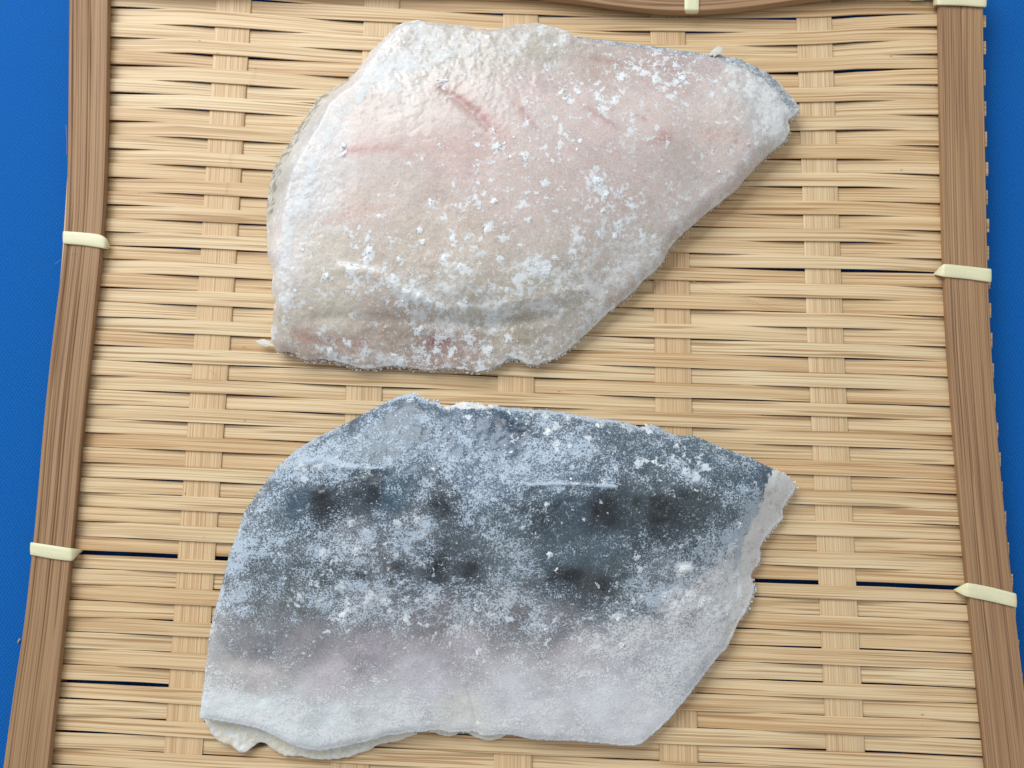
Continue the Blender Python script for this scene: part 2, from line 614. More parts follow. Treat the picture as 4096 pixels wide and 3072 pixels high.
RZ0, RZ1 = 0.76 * MM, 3.1 * MM


def interp_smooth(t, tk, vk):
    v = np.interp(t, tk, vk)
    ker = np.ones(9) / 9
    vp = np.pad(v, 4, mode='reflect', reflect_type='odd')
    return np.convolve(vp, ker, 'valid')


def side_rail(tab, seed, label, y0=-250, y1=3330):
    ys = np.linspace(y0, y1, 110)
    tk = [r[0] for r in tab]
    a, b = interp_smooth(ys, tk, [r[1] for r in tab]), interp_smooth(ys, tk, [r[2] for r in tab])
    A, B = P(a, ys, RZ1)[:, :2], P(b, ys, RZ1)[:, :2]
    rail('rim_rail', A, B, RZ1, RZ0, seed, label=label)
    # the lower rail under the weave
    A2, B2 = A + np.array([0.0008, 0]), B - np.array([0.0008, 0])
    rail('under_rail', A2, B2, -0.78 * MM, -4.6 * MM, seed + 3)


side_rail(RAIL_L, 11, "straight grained brown bamboo rail along the left edge")
side_rail(RAIL_R, 29, "straight grained brown bamboo rail along the right edge", y0=-120)

# top rail: bows down into the frame in the middle
xs = np.linspace(330, 3790, 90)
low = 43 * np.exp(-((xs - 2740) / 560) ** 2) - 55 * (1 - np.exp(-((xs - 2740) / 620) ** 2))
A = P(xs, low - 170, 4.4 * MM)[:, :2]
B = P(xs, low, 4.4 * MM)[:, :2]
rail('rim_rail', A, B, 4.4 * MM, 1.6 * MM, 47, label="brown bamboo rail along the far top edge")


def band(pts, label=None, th=0.38 * MM, sub=8):
    """Tie: pts (px_a, py_a, px_b, py_b, z) edges of the band at each station."""
    Q = np.array(pts, float)
    t = np.arange(len(Q))
    tt = np.linspace(0, len(Q) - 1, (len(Q) - 1) * sub + 1)
    # Catmull-Rom through the stations
    Qp = np.concatenate([[2 * Q[0] - Q[1]], Q, [2 * Q[-1] - Q[-2]]])
    out = []
    for x in tt:
        i = min(int(x), len(Q) - 2)
        f = x - i
        p0, p1, p2, p3 = Qp[i], Qp[i + 1], Qp[i + 2], Qp[i + 3]
        out.append(0.5 * (2 * p1 + (p2 - p0) * f + (2 * p0 - 5 * p1 + 4 * p2 - p3) * f * f + (3 * p1 - p0 - 3 * p2 + p3) * f ** 3))
    Q = np.array(out)
    z = Q[:, 4] * MM
    A, B = P(Q[:, 0], Q[:, 1], z), P(Q[:, 2], Q[:, 3], z)
    mid = (A + B) / 2
    tan = np.gradient(mid, axis=0)
    nor = np.cross(B - A, tan)
    nor /= np.linalg.norm(nor, axis=1)[:, None] + 1e-12
    if nor[len(nor) // 2, 2] < 0:
        nor = -nor
    s = np.concatenate([[0], np.cumsum(np.linalg.norm(np.diff(mid, axis=0), axis=1))])
    prof = [(0, -0.5), (0, 0.2), (0.06, 0.5), (0.3, 0.62), (0.5, 0.66), (0.7, 0.62), (0.94, 0.5), (1, 0.2), (1, -0.5)]
    m, n = len(prof), len(Q)
    V = np.empty((n, m, 3)); U = np.empty((n, m, 2))
    for q, (v, h) in enumerate(prof):
        V[:, q] = A + (B - A) * v + nor * h * th
        U[:, q] = np.stack([s, np.full(n, v * 0.004)], 1)
    F = []
    for i in range(n - 1):
        for q in range(m):
            a, b = i * m + q, i * m + (q + 1) % m
            F.append([a, b, b + m, a + m])
    F.append(list(range(m))[::-1])
    F.append([(n - 1) * m + q for q in range(m)])
    mesh_obj('cane_tie', V.reshape(-1, 3), F, M_TIE, tray, uv=U.reshape(-1, 2), label=label)


Zt = 3.4
# (top edge x,y, bottom edge x,y, z)
band([(262, 930, 264, 975, 0.2), (258, 926, 258, 975, 2.2), (261, 925, 261, 975, Zt), (330, 930, 330, 981, Zt), (395, 938, 400, 991, Zt),
      (425, 955, 421, 995, 2.9), (438, 982, 426, 996, 1.2), (441, 995, 432, 1000, -0.6)], "left upper cane tie curling into the weave")
band([(133, 2172, 133, 2222, 0.2), (128, 2171, 128, 2221, 2.3), (131, 2170, 131, 2221, Zt), (205, 2181, 207, 2235, Zt), (270, 2191, 272, 2243, Zt),
      (292, 2194, 292, 2240, 2.9), (318, 2198, 312, 2216, 1.2), (330, 2200, 326, 2206, -0.6)], "left lower cane tie with pointed inner end")
band([(3952, 1074, 3952, 1128, 0.2), (3958, 1076, 3958, 1129, 2.3), (3955, 1075, 3955, 1128, Zt), (3868, 1065, 3868, 1116, Zt), (3790, 1057, 3786, 1108, Zt),
      (3770, 1060, 3762, 1104, 2.9), (3748, 1083, 3742, 1100, 1.2), (3734, 1098, 3732, 1102, -0.6)], "right upper cane tie with pointed inner end")
band([(4050, 2374, 4052, 2428, 0.2), (4058, 2374, 4060, 2429, 2.3), (4054, 2372, 4056, 2428, Zt), (3965, 2349, 3967, 2407, Zt), (3882, 2333, 3884, 2390, Zt),
      (3862, 2334, 3858, 2383, 2.9), (3832, 2350, 3828, 2368, 1.2), (3815, 2360, 3813, 2364, -0.6)], "right lower slanting cane tie")
band([(3930, -50, 3932, 26, 0.2), (3940, -50, 3938, 27, 2.5), (3936, -52, 3936, 28, Zt + .2), (3850, -60, 3850, 22, Zt + .3), (3768, -50, 3764, 20, Zt + .2),
      (3750, -35, 3748, 20, 3.0), (3735, -10, 3735, 24, 1.2)], "cane tie at the top right corner")
band([(2738, -175, 2795, -175, 4.75), (2738, -80, 2796, -80, 4.75), (2738, 20, 2796, 20, 4.75), (2739, 42, 2795, 44, 4.4), (2742, 52, 2790, 52, 2.9),
      (2748, 50, 2780, 50, 1.0)], "cane tie round the far top rail")
# stub of a hidden strip poking up beside the top right tie
band([(3640, -30, 3695, -30, 1.0), (3640, -10, 3697, -10, 1.3), (3641, 2, 3696, 1, 1.2)], None)


def fibre(pts, rad=0.045 * MM):
    p3 = np.array([P(x, y, z * MM) for x, y, z in pts])
    t = np.linspace(0, len(p3) - 1, (len(p3) - 1) * 6 + 1)
    C = np.stack([np.interp(t, np.arange(len(p3)), p3[:, k]) for k in range(3)], 1)
    ker = np.ones(5) / 5
    for k in range(3):
        C[:, k] = np.convolve(np.pad(C[:, k], 2, mode='reflect', reflect_type='odd'), ker, 'valid')
    n = len(C)
    tan = np.gradient(C, axis=0); tan /= np.linalg.norm(tan, axis=1)[:, None]
    a = np.cross(tan, (0, 0, 1)); a /= np.linalg.norm(a, axis=1)[:, None]
    b = np.cross(a, tan)
    V = []
    for q in range(4):
        an = q * math.pi / 2
        V.append(C + rad * (math.cos(an) * a + math.sin(an) * b))
    V = np.stack(V, 1).reshape(-1, 3)
    F = [[i * 4 + q, i * 4 + (q + 1) % 4, i * 4 + 4 + (q + 1) % 4, i * 4 + 4 + q] for i in range(n - 1) for q in range(4)]
    mesh_obj('loose_fibre', V, F, M_STRIP, tray, uv=np.stack([np.repeat(np.linspace(0, 0.02, n), 4), np.tile([0, .1, .2, .3], n) * MM], 1))


fibre([(2735, 1112, 1.6), (2850, 1150, 1.5), (2980, 1192, 1.2), (3060, 1225, 1.0), (3165, 1242, .9)])
fibre([(2968, 1190, 1.3), (3040, 1189, 1.5), (3110, 1207, 1.2)], 0.03 * MM)
fibre([(922, 560, 1.2), (918, 640, 1.4), (908, 720, 1.3), (902, 790, 1.0)], 0.035 * MM)
fibre([(1022, 275, 1.0), (998, 330, 1.6), (990, 355, 1.3)], 0.035 * MM)
fibre([(220, 1055, 1.0), (262, 1026, 2.6), (300, 1010, 3.5)], 0.03 * MM)
fibre([(263, 500, 2.0), (268, 560, 3.4), (266, 620, 3.0)], 0.03 * MM)
fibre([(836, 1480, 1.0), (855, 1495, 1.2), (866, 1502, 1.0)], 0.03 * MM)
fibre([(812, 2412, 1.0), (840, 2398, 1.4), (868, 2386, 1.0)], 0.03 * MM)

# ------------------------------------------------------------------ fish pieces
FZ = 0.72 * MM      # top of the weave


def tps(ctrl, XY):
    c = np.array(ctrl)
    p, v = c[:, :2], c[:, 2]
    def phi(r2):
        return np.where(r2 > 0, r2 * np.log(r2 + 1e-12) * 0.5, 0)
    d2 = ((p[:, None] - p[None]) ** 2).sum(-1)
    n = len(p)
    A = np.zeros((n + 3, n + 3))
    A[:n, :n] = phi(d2) + np.eye(n) * 2.0
    A[:n, n] = 1; A[:n, n + 1:] = p; A[n, :n] = 1; A[n + 1:, :n] = p.T
    w = np.linalg.solve(A, np.concatenate([v, np.zeros(3)]))
    out = np.empty(len(XY))
    for i in range(0, len(XY), 20000):
        q = XY[i:i + 20000]
        d2 = ((q[:, None] - p[None]) ** 2).sum(-1)
        out[i:i + 20000] = phi(d2) @ w[:n] + w[n] + q @ w[n + 1:]
    return out


def shep(pts, vals, XY, eps=2.0, power=1.6):
    out = np.empty((len(XY), vals.shape[1]))
    for i in range(0, len(XY), 20000):
        q = XY[i:i + 20000]
        w = 1 / (((q[:, None] - pts[None]) ** 2).sum(-1) + eps ** 2) ** power
        out[i:i + 20000] = (w @ vals) / w.sum(1)[:, None]
    return out


def inside(poly, XY):
    r = np.zeros(len(XY), bool)
    x, y = XY[:, 0], XY[:, 1]
    n = len(poly)
    for i in range(n):
        x1, y1 = poly[i]; x2, y2 = poly[(i + 1) % n]
        if y1 == y2:
            continue
        cond = (y1 > y) != (y2 > y)
        r ^= cond & (x < (x2 - x1) * (y - y1) / (y2 - y1) + x1)
    return r


def mmxy(pts, z):
    """overview pixels -> mm on the plane z (mm)."""
    p = np.array(pts, float)
    return P(p[:, 0] * K, p[:, 1] * K, z * MM)[:, :2] / MM


def segdist(a, b, XY):
    ab = b - a
    t = np.clip(((XY - a) @ ab) / (ab @ ab), 0, 1)
    return np.linalg.norm(XY - (a + t[:, None] * ab), axis=1), t


def streak(pts, XY, z):
    """soft line through (x, y, half width mm, strength)."""
    p = np.array(pts, float)
    q = mmxy(p[:, :2], z)
    best = np.zeros(len(XY))
    for i in range(len(p) - 1):
        d, t = segdist(q[i], q[i + 1], XY)
        w = p[i, 2] + (p[i + 1, 2] - p[i, 2]) * t
        s = p[i, 3] + (p[i + 1, 3] - p[i, 3]) * t
        best = np.maximum(best, s * np.exp(-(d / w) ** 2))
    return best


def refine(outline, step=0.35, jag=0.35, seed=0):
    o = np.array(outline, float)
    q = np.concatenate([P(o[:, 0] * K, o[:, 1] * K, o[:, 2] * MM)[:, :2] / MM, o[:, 2:]], 1)
    n = len(q)
    out = []
    for i in range(n):
        p0, p1, p2, p3 = q[i - 1], q[i], q[(i + 1) % n], q[(i + 2) % n]
        L = np.linalg.norm(p2[:2] - p1[:2])
        m = max(2, int(L / step))
        for f in np.arange(m) / m:
            a = 0.5 * (2 * p1 + (p2 - p0) * f + (2 * p0 - 5 * p1 + 4 * p2 - p3) * f * f + (3 * p1 - p0 - 3 * p2 + p3) * f ** 3)
            b = p1 + (p2 - p1) * f
            out.append(0.5 * a + 0.5 * b)
    R = np.array(out)
    t = np.roll(R[:, :2], -1, 0) - np.roll(R[:, :2], 1, 0)
    nn = np.stack([-t[:, 1], t[:, 0]], 1) / (np.linalg.norm(t, axis=1)[:, None] + 1e-9)
    k = np.arange(len(R)) * step
    j = (fbm(k / 2.2, k * 0, seed, 5, 0.7) - 0.5) * 2 * jag * R[:, 4]
    R[:, :2] += nn * j[:, None]
    return R


class Fish:
    pass


def fish_surface(outline, ctrl, seed, step=0.27, jag=0.5, blur=4, bevel=False):
    """outline rows: x, y (overview px), rim height mm, rim width mm, jaggedness; ctrl rows: x, y, height mm."""
    f = Fish()
    R = refine(outline, 0.35, jag, seed)
    poly = R[:, :2]
    lo, hi = poly.min(0) - 1, poly.max(0) + 1
    nx, ny = int((hi[0] - lo[0]) / step) + 1, int((hi[1] - lo[1]) / step) + 1
    X, Y = np.meshgrid(lo[0] + np.arange(nx) * step, lo[1] + np.arange(ny) * step, indexing='ij')
    XY = np.stack([X.ravel(), Y.ravel()], 1)
    ins = inside(poly, XY)
    idx = np.full(nx * ny, -1)
    d = np.zeros(nx * ny); ze = np.zeros(nx * ny); rw = np.ones(nx * ny)
    ii = np.where(ins)[0]
    for c in range(0, len(ii), 8000):
        s = ii[c:c + 8000]
        dd = ((XY[s][:, None] - poly[None]) ** 2).sum(-1)
        k = dd.argmin(1)
        d[s] = np.sqrt(dd[np.arange(len(s)), k])
        w = 1 / (dd + 0.3) ** 3
        w /= w.sum(1)[:, None]
        ze[s] = w @ R[:, 2]; rw[s] = w @ R[:, 3]
    cc = np.array(ctrl, float)
    cxy = P(cc[:, 0] * K, cc[:, 1] * K, cc[:, 2] * MM)[:, :2] / MM
    H = np.zeros(nx * ny)
    H[ins] = np.clip(tps(np.concatenate([cxy, cc[:, 2:3]], 1), XY[ins]), 1.2, cc[:, 2].max() + 1.5)
    t = np.clip(d / rw, 0, 1)
    prof = np.sqrt(np.clip(1 - (1 - t) ** 2, 0, 1))
    if bevel:                                   # wide rims are cut off straight
        w = 0.8 * smooth(4.5, 7, rw)
        prof = prof * (1 - w) + t * w
    H = np.where(ins, ze + (H - ze) * prof, 0)
    # blur inside the outline only
    G = H.reshape(nx, ny); Mk = ins.reshape(nx, ny).astype(float)
    for _ in range(blur):
        for ax in (0, 1):
            num = G * Mk; den = Mk.copy()
            num = num + np.roll(G * Mk, 1, ax) + np.roll(G * Mk, -1, ax)
            den = den + np.roll(Mk, 1, ax) + np.roll(Mk, -1, ax)
            G = np.where(Mk > 0, num / np.maximum(den, 1), 0)
    f.XY, f.ins, f.nx, f.ny, f.d, f.H, f.poly, f.step, f.R = XY, ins, nx, ny, d, G.ravel(), poly, step, R
    return f


def fish_mesh(f, root, zones, mats, tint, frost, fleck=None):
    """zones: list of (part name, boolean per grid vertex); faces go to the first zone most of their corners are in."""
    nx, ny = f.nx, f.ny
    g = np.arange(nx * ny).reshape(nx, ny)
    q = np.stack([g[:-1, :-1].ravel(), g[1:, :-1].ravel(), g[1:, 1:].ravel(), g[:-1, 1:].ravel()], 1)
    q = q[f.ins[q].all(1)]
    # drop faces whose corners would pinch the rim
    XYZ = np.concatenate([f.XY, f.H[:, None]], 1)
    e = np.concatenate([q[:, [0, 1]], q[:, [1, 2]], q[:, [2, 3]], q[:, [3, 0]]])
    key = np.sort(e, 1)
    kk = key[:, 0].astype(np.int64) * (nx * ny) + key[:, 1]
    u, inv, cnt = np.unique(kk, return_inverse=True, return_counts=True)
    rim = e[cnt[inv] == 1]
    # smooth the stair-stepped rim in plan
    nb = {}
    for a, b in rim:
        nb.setdefault(a, []).append(b); nb.setdefault(b, []).append(a)
    rv = np.array([v for v in nb if len(nb[v]) == 2])
    n1 = np.array([nb[v][0] for v in rv]); n2 = np.array([nb[v][1] for v in rv])
    for _ in range(3):
        new = XYZ[rv, :2] * 0.4 + (XYZ[n1, :2] + XYZ[n2, :2]) * 0.3
        XYZ[rv, :2] = new
    # skirt
    rimv = np.unique(rim)
    base = np.full(nx * ny, -1)
    base[rimv] = nx * ny + np.arange(len(rimv))
    c = f.poly.mean(0)
    low = XYZ[rimv].copy()
    dirv = c - low[:, :2]
    dirv /= np.linalg.norm(dirv, axis=1)[:, None]
    hgt = low[:, 2] - FZ / MM
    midr = low.copy()
    midr[:, 2] = FZ / MM + hgt * 0.5
    midr[:, :2] += dirv * (np.clip(hgt * 0.03, 0, 0.3)[:, None] + 0.35 * (fbm(low[:, 0] / 1.1, low[:, 1] / 1.1, 5, 3) - 0.5)[:, None])
    low[:, 2] = FZ / MM + 0.05
    low[:, :2] += dirv * np.clip(hgt * 0.12, 0.1, 1.2)[:, None]
    V = np.concatenate([XYZ, midr, low]) * MM
    nr = len(rimv)
    skirt = np.concatenate([np.stack([rim[:, 1], rim[:, 0], base[rim[:, 0]], base[rim[:, 1]]], 1),
                            np.stack([base[rim[:, 1]], base[rim[:, 0]], base[rim[:, 0]] + nr, base[rim[:, 1]] + nr], 1)])
    bottom_fan = np.stack([base[rim[:, 1]] + nr, base[rim[:, 0]] + nr, np.full(len(rim), len(V))], 1)
    V = np.concatenate([V, [[c[0] * MM, c[1] * MM, FZ + 0.05 * MM]]])
    T = np.concatenate([tint, tint[rimv], tint[rimv], tint[f.ins].mean(0)[None]])
    Fr = np.concatenate([frost, frost[rimv], frost[rimv], [0.5]])
    fleck = np.zeros(len(frost)) if fleck is None else fleck
    Fk = np.concatenate([fleck, fleck[rimv], fleck[rimv], [0.5]])
    done = np.zeros(len(q), bool)
    sk_done = np.zeros(len(skirt), bool)
    owner_sk = np.concatenate([rim[:, 0], rim[:, 0]])
    for zi, (name, mask, label) in enumerate(zones):
        last = zi == len(zones) - 1
        fm = (mask[q].sum(1) >= 2 if not last else np.ones(len(q), bool)) & ~done
        sm = (mask[owner_sk] if not last else np.ones(len(skirt), bool)) & ~sk_done
        done |= fm; sk_done |= sm
        faces = [x for x in q[fm].tolist()] + [x for x in skirt[sm].tolist()]
        if last:
            faces += bottom_fan.tolist()
        used = np.unique(np.concatenate([q[fm].ravel(), skirt[sm].ravel(), bottom_fan.ravel() if last else np.array([], int)]))
        mp = np.full(len(V), -1); mp[used] = np.arange(len(used))
        faces = [[int(mp[k]) for k in x] for x in faces]
        mesh_obj(name, V[used], faces, mats[zi], root, attrs={'tint': T[used], 'frost': Fr[used], 'fleck': Fk[used]}, label=label)


def flakes(name, root, pos, size, mat, seed, tilt=0.5, flat=0.16, kind='stuff'):
    r = np.random.default_rng(seed)
    n = len(pos)
    nr_ = 5
    ang = (np.arange(nr_)[None] + r.uniform(-0.3, 0.3, (n, nr_))) * 2 * np.pi / nr_ + r.uniform(0, 6.28, (n, 1))
    rad = size[:, None] * r.uniform(0.5, 1.25, (n, nr_))
    loc = np.zeros((n, nr_ + 2, 3))
    loc[:, :nr_, 0] = np.cos(ang) * rad
    loc[:, :nr_, 1] = np.sin(ang) * rad * r.uniform(0.45, 1.0, (n, 1))
    loc[:, nr_, 2] = size * flat * r.uniform(0.5, 1.6, n)
    loc[:, nr_ + 1, 2] = -size * flat
    loc[:, nr_, :2] = r.normal(0, 0.2, (n, 2)) * size[:, None]
    # random turn about z then tilt
    a = r.uniform(0, 6.28, n); b = r.normal(0, tilt, n)
    ca, sa, cb, sb = np.cos(a), np.sin(a), np.cos(b), np.sin(b)
    x, y, z = loc[..., 0], loc[..., 1], loc[..., 2]
    y2 = y * cb[:, None] - z * sb[:, None]; z2 = y * sb[:, None] + z * cb[:, None]
    x3 = x * ca[:, None] - y2 * sa[:, None]; y3 = x * sa[:, None] + y2 * ca[:, None]
    V = np.stack([x3, y3, z2], -1) + pos[:, None]
    m = nr_ + 2
    F = []
    for k in range(nr_):
        k2 = (k + 1) % nr_
        F.append([k, k2, nr_]); F.append([k2, k, nr_ + 1])
    F = (np.array(F)[None] + (np.arange(n) * m)[:, None, None]).reshape(-1, 3)
    return mesh_obj(name, V.reshape(-1, 3) * MM, F.tolist(), mat, root, smooth_shade=True, kind=kind)


def height_at(f, xy):
    lo = f.XY[0]
    i = np.clip(np.round((xy - lo) / f.step).astype(int), 0, [f.nx - 1, f.ny - 1])
    k = i[:, 0] * f.ny + i[:, 1]
    return f.H[k], f.ins[k]


def scatter(f, n, dens, seed, smin, smax, lift=0.05):
    r = np.random.default_rng(seed)
    w = np.where(f.ins, np.clip(dens, 0, None), 0)
    k = r.choice(len(w), n, p=w / w.sum())
    xy = f.XY[k] + r.uniform(-0.5, 0.5, (n, 2)) * f.step
    sz = smin * (smax / smin) ** (r.random(n) ** 2.2)
    z = f.H[k] + lift * sz
    return np.concatenate([xy, z[:, None]], 1), sz


def clusters(f, pts, seed, z):
    """dendritic little heaps: (x, y, radius mm, count)"""
    r = np.random.default_rng(seed)
    P_, S_ = [], []
    for x, y, rad, cnt in pts:
        c = mmxy([(x, y)], z)[0]
        arms = r.integers(3, 6)
        th = r.uniform(0, 6.28, arms)
        rad = rad * 1.35
        a = r.integers(0, arms, cnt)
        t = r.random(cnt) ** 0.8
        xy = c + np.stack([np.cos(th[a]), np.sin(th[a])], 1) * (t * rad)[:, None] + r.normal(0, rad * 0.22, (cnt, 2))
        h, ok = height_at(f, xy)
        sz = r.uniform(0.12, 0.42, cnt) * (1.15 - 0.5 * t)
        P_.append(np.concatenate([xy, (h + 0.1 + 0.25 * r.random(cnt) * (1 - t))[:, None]], 1)[ok]); S_.append(sz[ok])
    return np.concatenate(P_), np.concatenate(S_)


def clump_field(f, pts, z, seed):
    x, y = f.XY[:, 0], f.XY[:, 1]
    W = np.stack([x + 3.0 * (fbm(x / 1.5, y / 1.5, seed, 5, .72) - .5), y + 3.0 * (fbm(x / 1.5 + 9, y / 1.5, seed + 1, 5, .72) - .5)], 1)
    out = np.zeros(len(x))
    for a, b, rad, cnt in pts:
        c = mmxy([(a, b)], z)[0]
        near = np.abs(W - c).max(1) < 3.2 * rad
        d2 = ((W[near] - c) ** 2).sum(1)
        out[near] = np.maximum(out[near], min(1.0, 0.45 + cnt / 90) * np.exp(-d2 / (0.85 * rad) ** 2))
    return out


def plate(f, root, x, y, w, h, rot, seed, z, mat=None, name='ice_flake', lift=0.18):
    """one larger flat ice flake with a ragged outline, lying on the surface (w, h mm)."""
    r = np.random.default_rng(seed)
    c = mmxy([(x, y)], z)[0]
    n = 14
    a = np.arange(n) / n * 2 * np.pi
    rad = r.uniform(0.62, 1.15, n)
    q = np.stack([np.cos(a) * rad * w / 2, np.sin(a) * rad * h / 2], 1)
    cr, sr = math.cos(rot), math.sin(rot)
    q = q @ np.array([[cr, sr], [-sr, cr]])
    tops = np.concatenate([q * 0.45, q * 0.9, q, q * 0.9])
    xy = c + tops
    hh = height_at(f, xy)[0] if f is not None else np.full(len(xy), z)
    zz = hh.copy()
    zz[:n] += lift + 0.10 * r.random(n) + 0.05
    zz[n:2 * n] += lift + 0.10 * r.random(n)
    zz[2 * n:3 * n] += lift - 0.08
    zz[3 * n:] += -0.12
    V = np.concatenate([np.concatenate([xy, zz[:, None]], 1), [[c[0], c[1], zz[:n].mean() + 0.06]], [[c[0], c[1], zz[3 * n:].mean()]]])
    F = []
    for k in range(n):
        k2 = (k + 1) % n
        F.append([4 * n, k, k2])
        for L in range(3):
            F.append([L * n + k, L * n + n + k, L * n + n + k2, L * n + k2])
        F.append([3 * n + k, 4 * n + 1, 3 * n + k2])
    return mesh_obj(name, V * MM, F, mat or M_FROST, root, smooth_shade=False)


def col_ctrl(lst, z):
    a = np.array(lst, float)
    return mmxy(a[:, :2], z), np.array([lin(*c) for c in a[:, 2:5]])


# ---------------- upper piece, flesh side up
UP_OUT = [  # x, y, rim z, rim width, jag
    (868, 55, 9, 3, 1.3), (905, 48, 9, 3, 1.5), (950, 57, 9, 3, 1.5), (985, 60, 9, 3, 1.3), (1010, 67, 8, 3, 1.3), (1045, 73, 8, 3, 1.2), (1070, 73, 8, 3, 1),
    (1090, 68, 9, 3, 1.5), (1115, 59, 10, 3, 1.5), (1150, 55, 10, 3, 1.3), (1195, 60, 10, 3, 1.3), (1222, 70, 9, 2.5, 1.3), (1240, 86, 8, 2, 1),
    (1300, 92, 7.5, 2, .5), (1360, 98, 7.5, 2, .5), (1420, 105, 7.5, 2, .5), (1470, 112, 7.5, 2, .5), (1525, 119, 7.5, 2.2, .9), (1590, 128, 7, 3, 1.1),
    (1640, 150, 6, 4, .8), (1680, 178, 5, 4, .7), (1702, 207, 5, 4, .7), (1726, 232, 5, 2.5, 1.3), (1717, 250, 5, 2.5, 1.3), (1702, 262, 5, 3, 1.3), (1707, 285, 5, 3, 1.3),
    (1690, 310, 4.5, 3.5, 1.2), (1655, 340, 4, 3.5, .9), (1620, 378, 4, 4, .5), (1590, 413, 4, 4, .5), (1540, 452, 4, 4, .6), (1495, 490, 4, 4, .6), (1462, 520, 4, 4, .8),
    (1442, 545, 4, 3, 1.2), (1428, 575, 3.5, 3, .9), (1395, 605, 3.5, 3.5, .8), (1360, 640, 3, 3.5, .8), (1312, 680, 3, 3.5, .7), (1270, 720, 3, 3, .8), (1225, 760, 3, 2.5, 1.1),
    (1190, 781, 3, 2, 1.3), (1150, 789, 3, 2, 1.3), (1105, 776, 3, 2, 1.5), (1060, 800, 3, 2, 1.2), (1030, 804, 3, 2, 1), (980, 796, 3, 2, 1.3), (920, 801, 3, 2, 1.2),
    (860, 792, 3, 2, 1.3), (800, 798, 3, 2, 1.2), (750, 790, 3, 2, 1.3), (700, 778, 3, 2, 1.4), (660, 781, 3, 2, 1.4), (636, 766, 3, 2, 1.2), (602, 761, 3, 1.8, .8),
    (590, 740, 3, 2, .7), (592, 700, 3.5, 2.5, .5), (599, 660, 4, 2.5, .5), (592, 630, 4, 3, .9), (596, 600, 3.5, 3.5, .5), (585, 560, 3, 5, .6), (580, 520, 3, 6, .5),
    (578, 460, 3, 7, .6), (582, 410, 3, 8, .7), (590, 375, 3, 8.5, .8), (607, 340, 3, 8.5, 1), (640, 290, 3.5, 8.5, 1), (670, 240, 3.5, 8, 1.2), (690, 214, 4, 7, 1.4),
    (750, 180, 5, 6, 1.1), (790, 141, 6, 5, 1.2), (812, 113, 7, 4, 1.3), (842, 78, 8, 4, 1.3)]
UP_H = [(900, 90, 12.5), (1000, 110, 13.5), (1150, 90, 13.5), (880, 130, 13.2), (840, 170, 14.2), (760, 240, 14.4), (720, 330, 14.2), (690, 420, 13.4), (640, 560, 12), (800, 350, 14.6),
        (950, 160, 14), (950, 250, 15), (1000, 400, 15), (1200, 200, 14.8), (1200, 130, 13), (1350, 140, 11), (1350, 180, 13.2), (1480, 160, 10.6), (1480, 210, 12.5), (1600, 190, 9.6), (1650, 240, 9), (1680, 280, 7.5), (1600, 300, 11), (1450, 300, 13.5), (1300, 400, 14.4),
        (1500, 400, 9.5), (1400, 480, 10.5), (1250, 540, 12.6), (1100, 560, 13.6), (900, 560, 13.4), (720, 560, 12.8), (640, 640, 10.8), (750, 650, 11.2), (880, 630, 12.2), (1000, 640, 12), (1100, 650, 11), (1200, 620, 11), (1330, 580, 8.5),
        (640, 720, 7.6), (750, 720, 8.2), (850, 720, 7.2), (930, 690, 8.6), (930, 735, 5.6), (1020, 730, 6), (1050, 690, 7.0), (1130, 690, 7.6), (1200, 700, 6.2), (1100, 740, 5.4), (700, 760, 5.6), (850, 765, 5), (1000, 775, 4.6), (1150, 765, 4.4)]
up = empty('fish_piece', (*(mmxy([(1120, 430)], 1)[0] * MM), FZ), "frosted pale pink fish piece lying flesh side up on the tray's far half", "fish",
           "two frozen fish pieces on the tray")
up['world_origin'] = tuple(up.location)


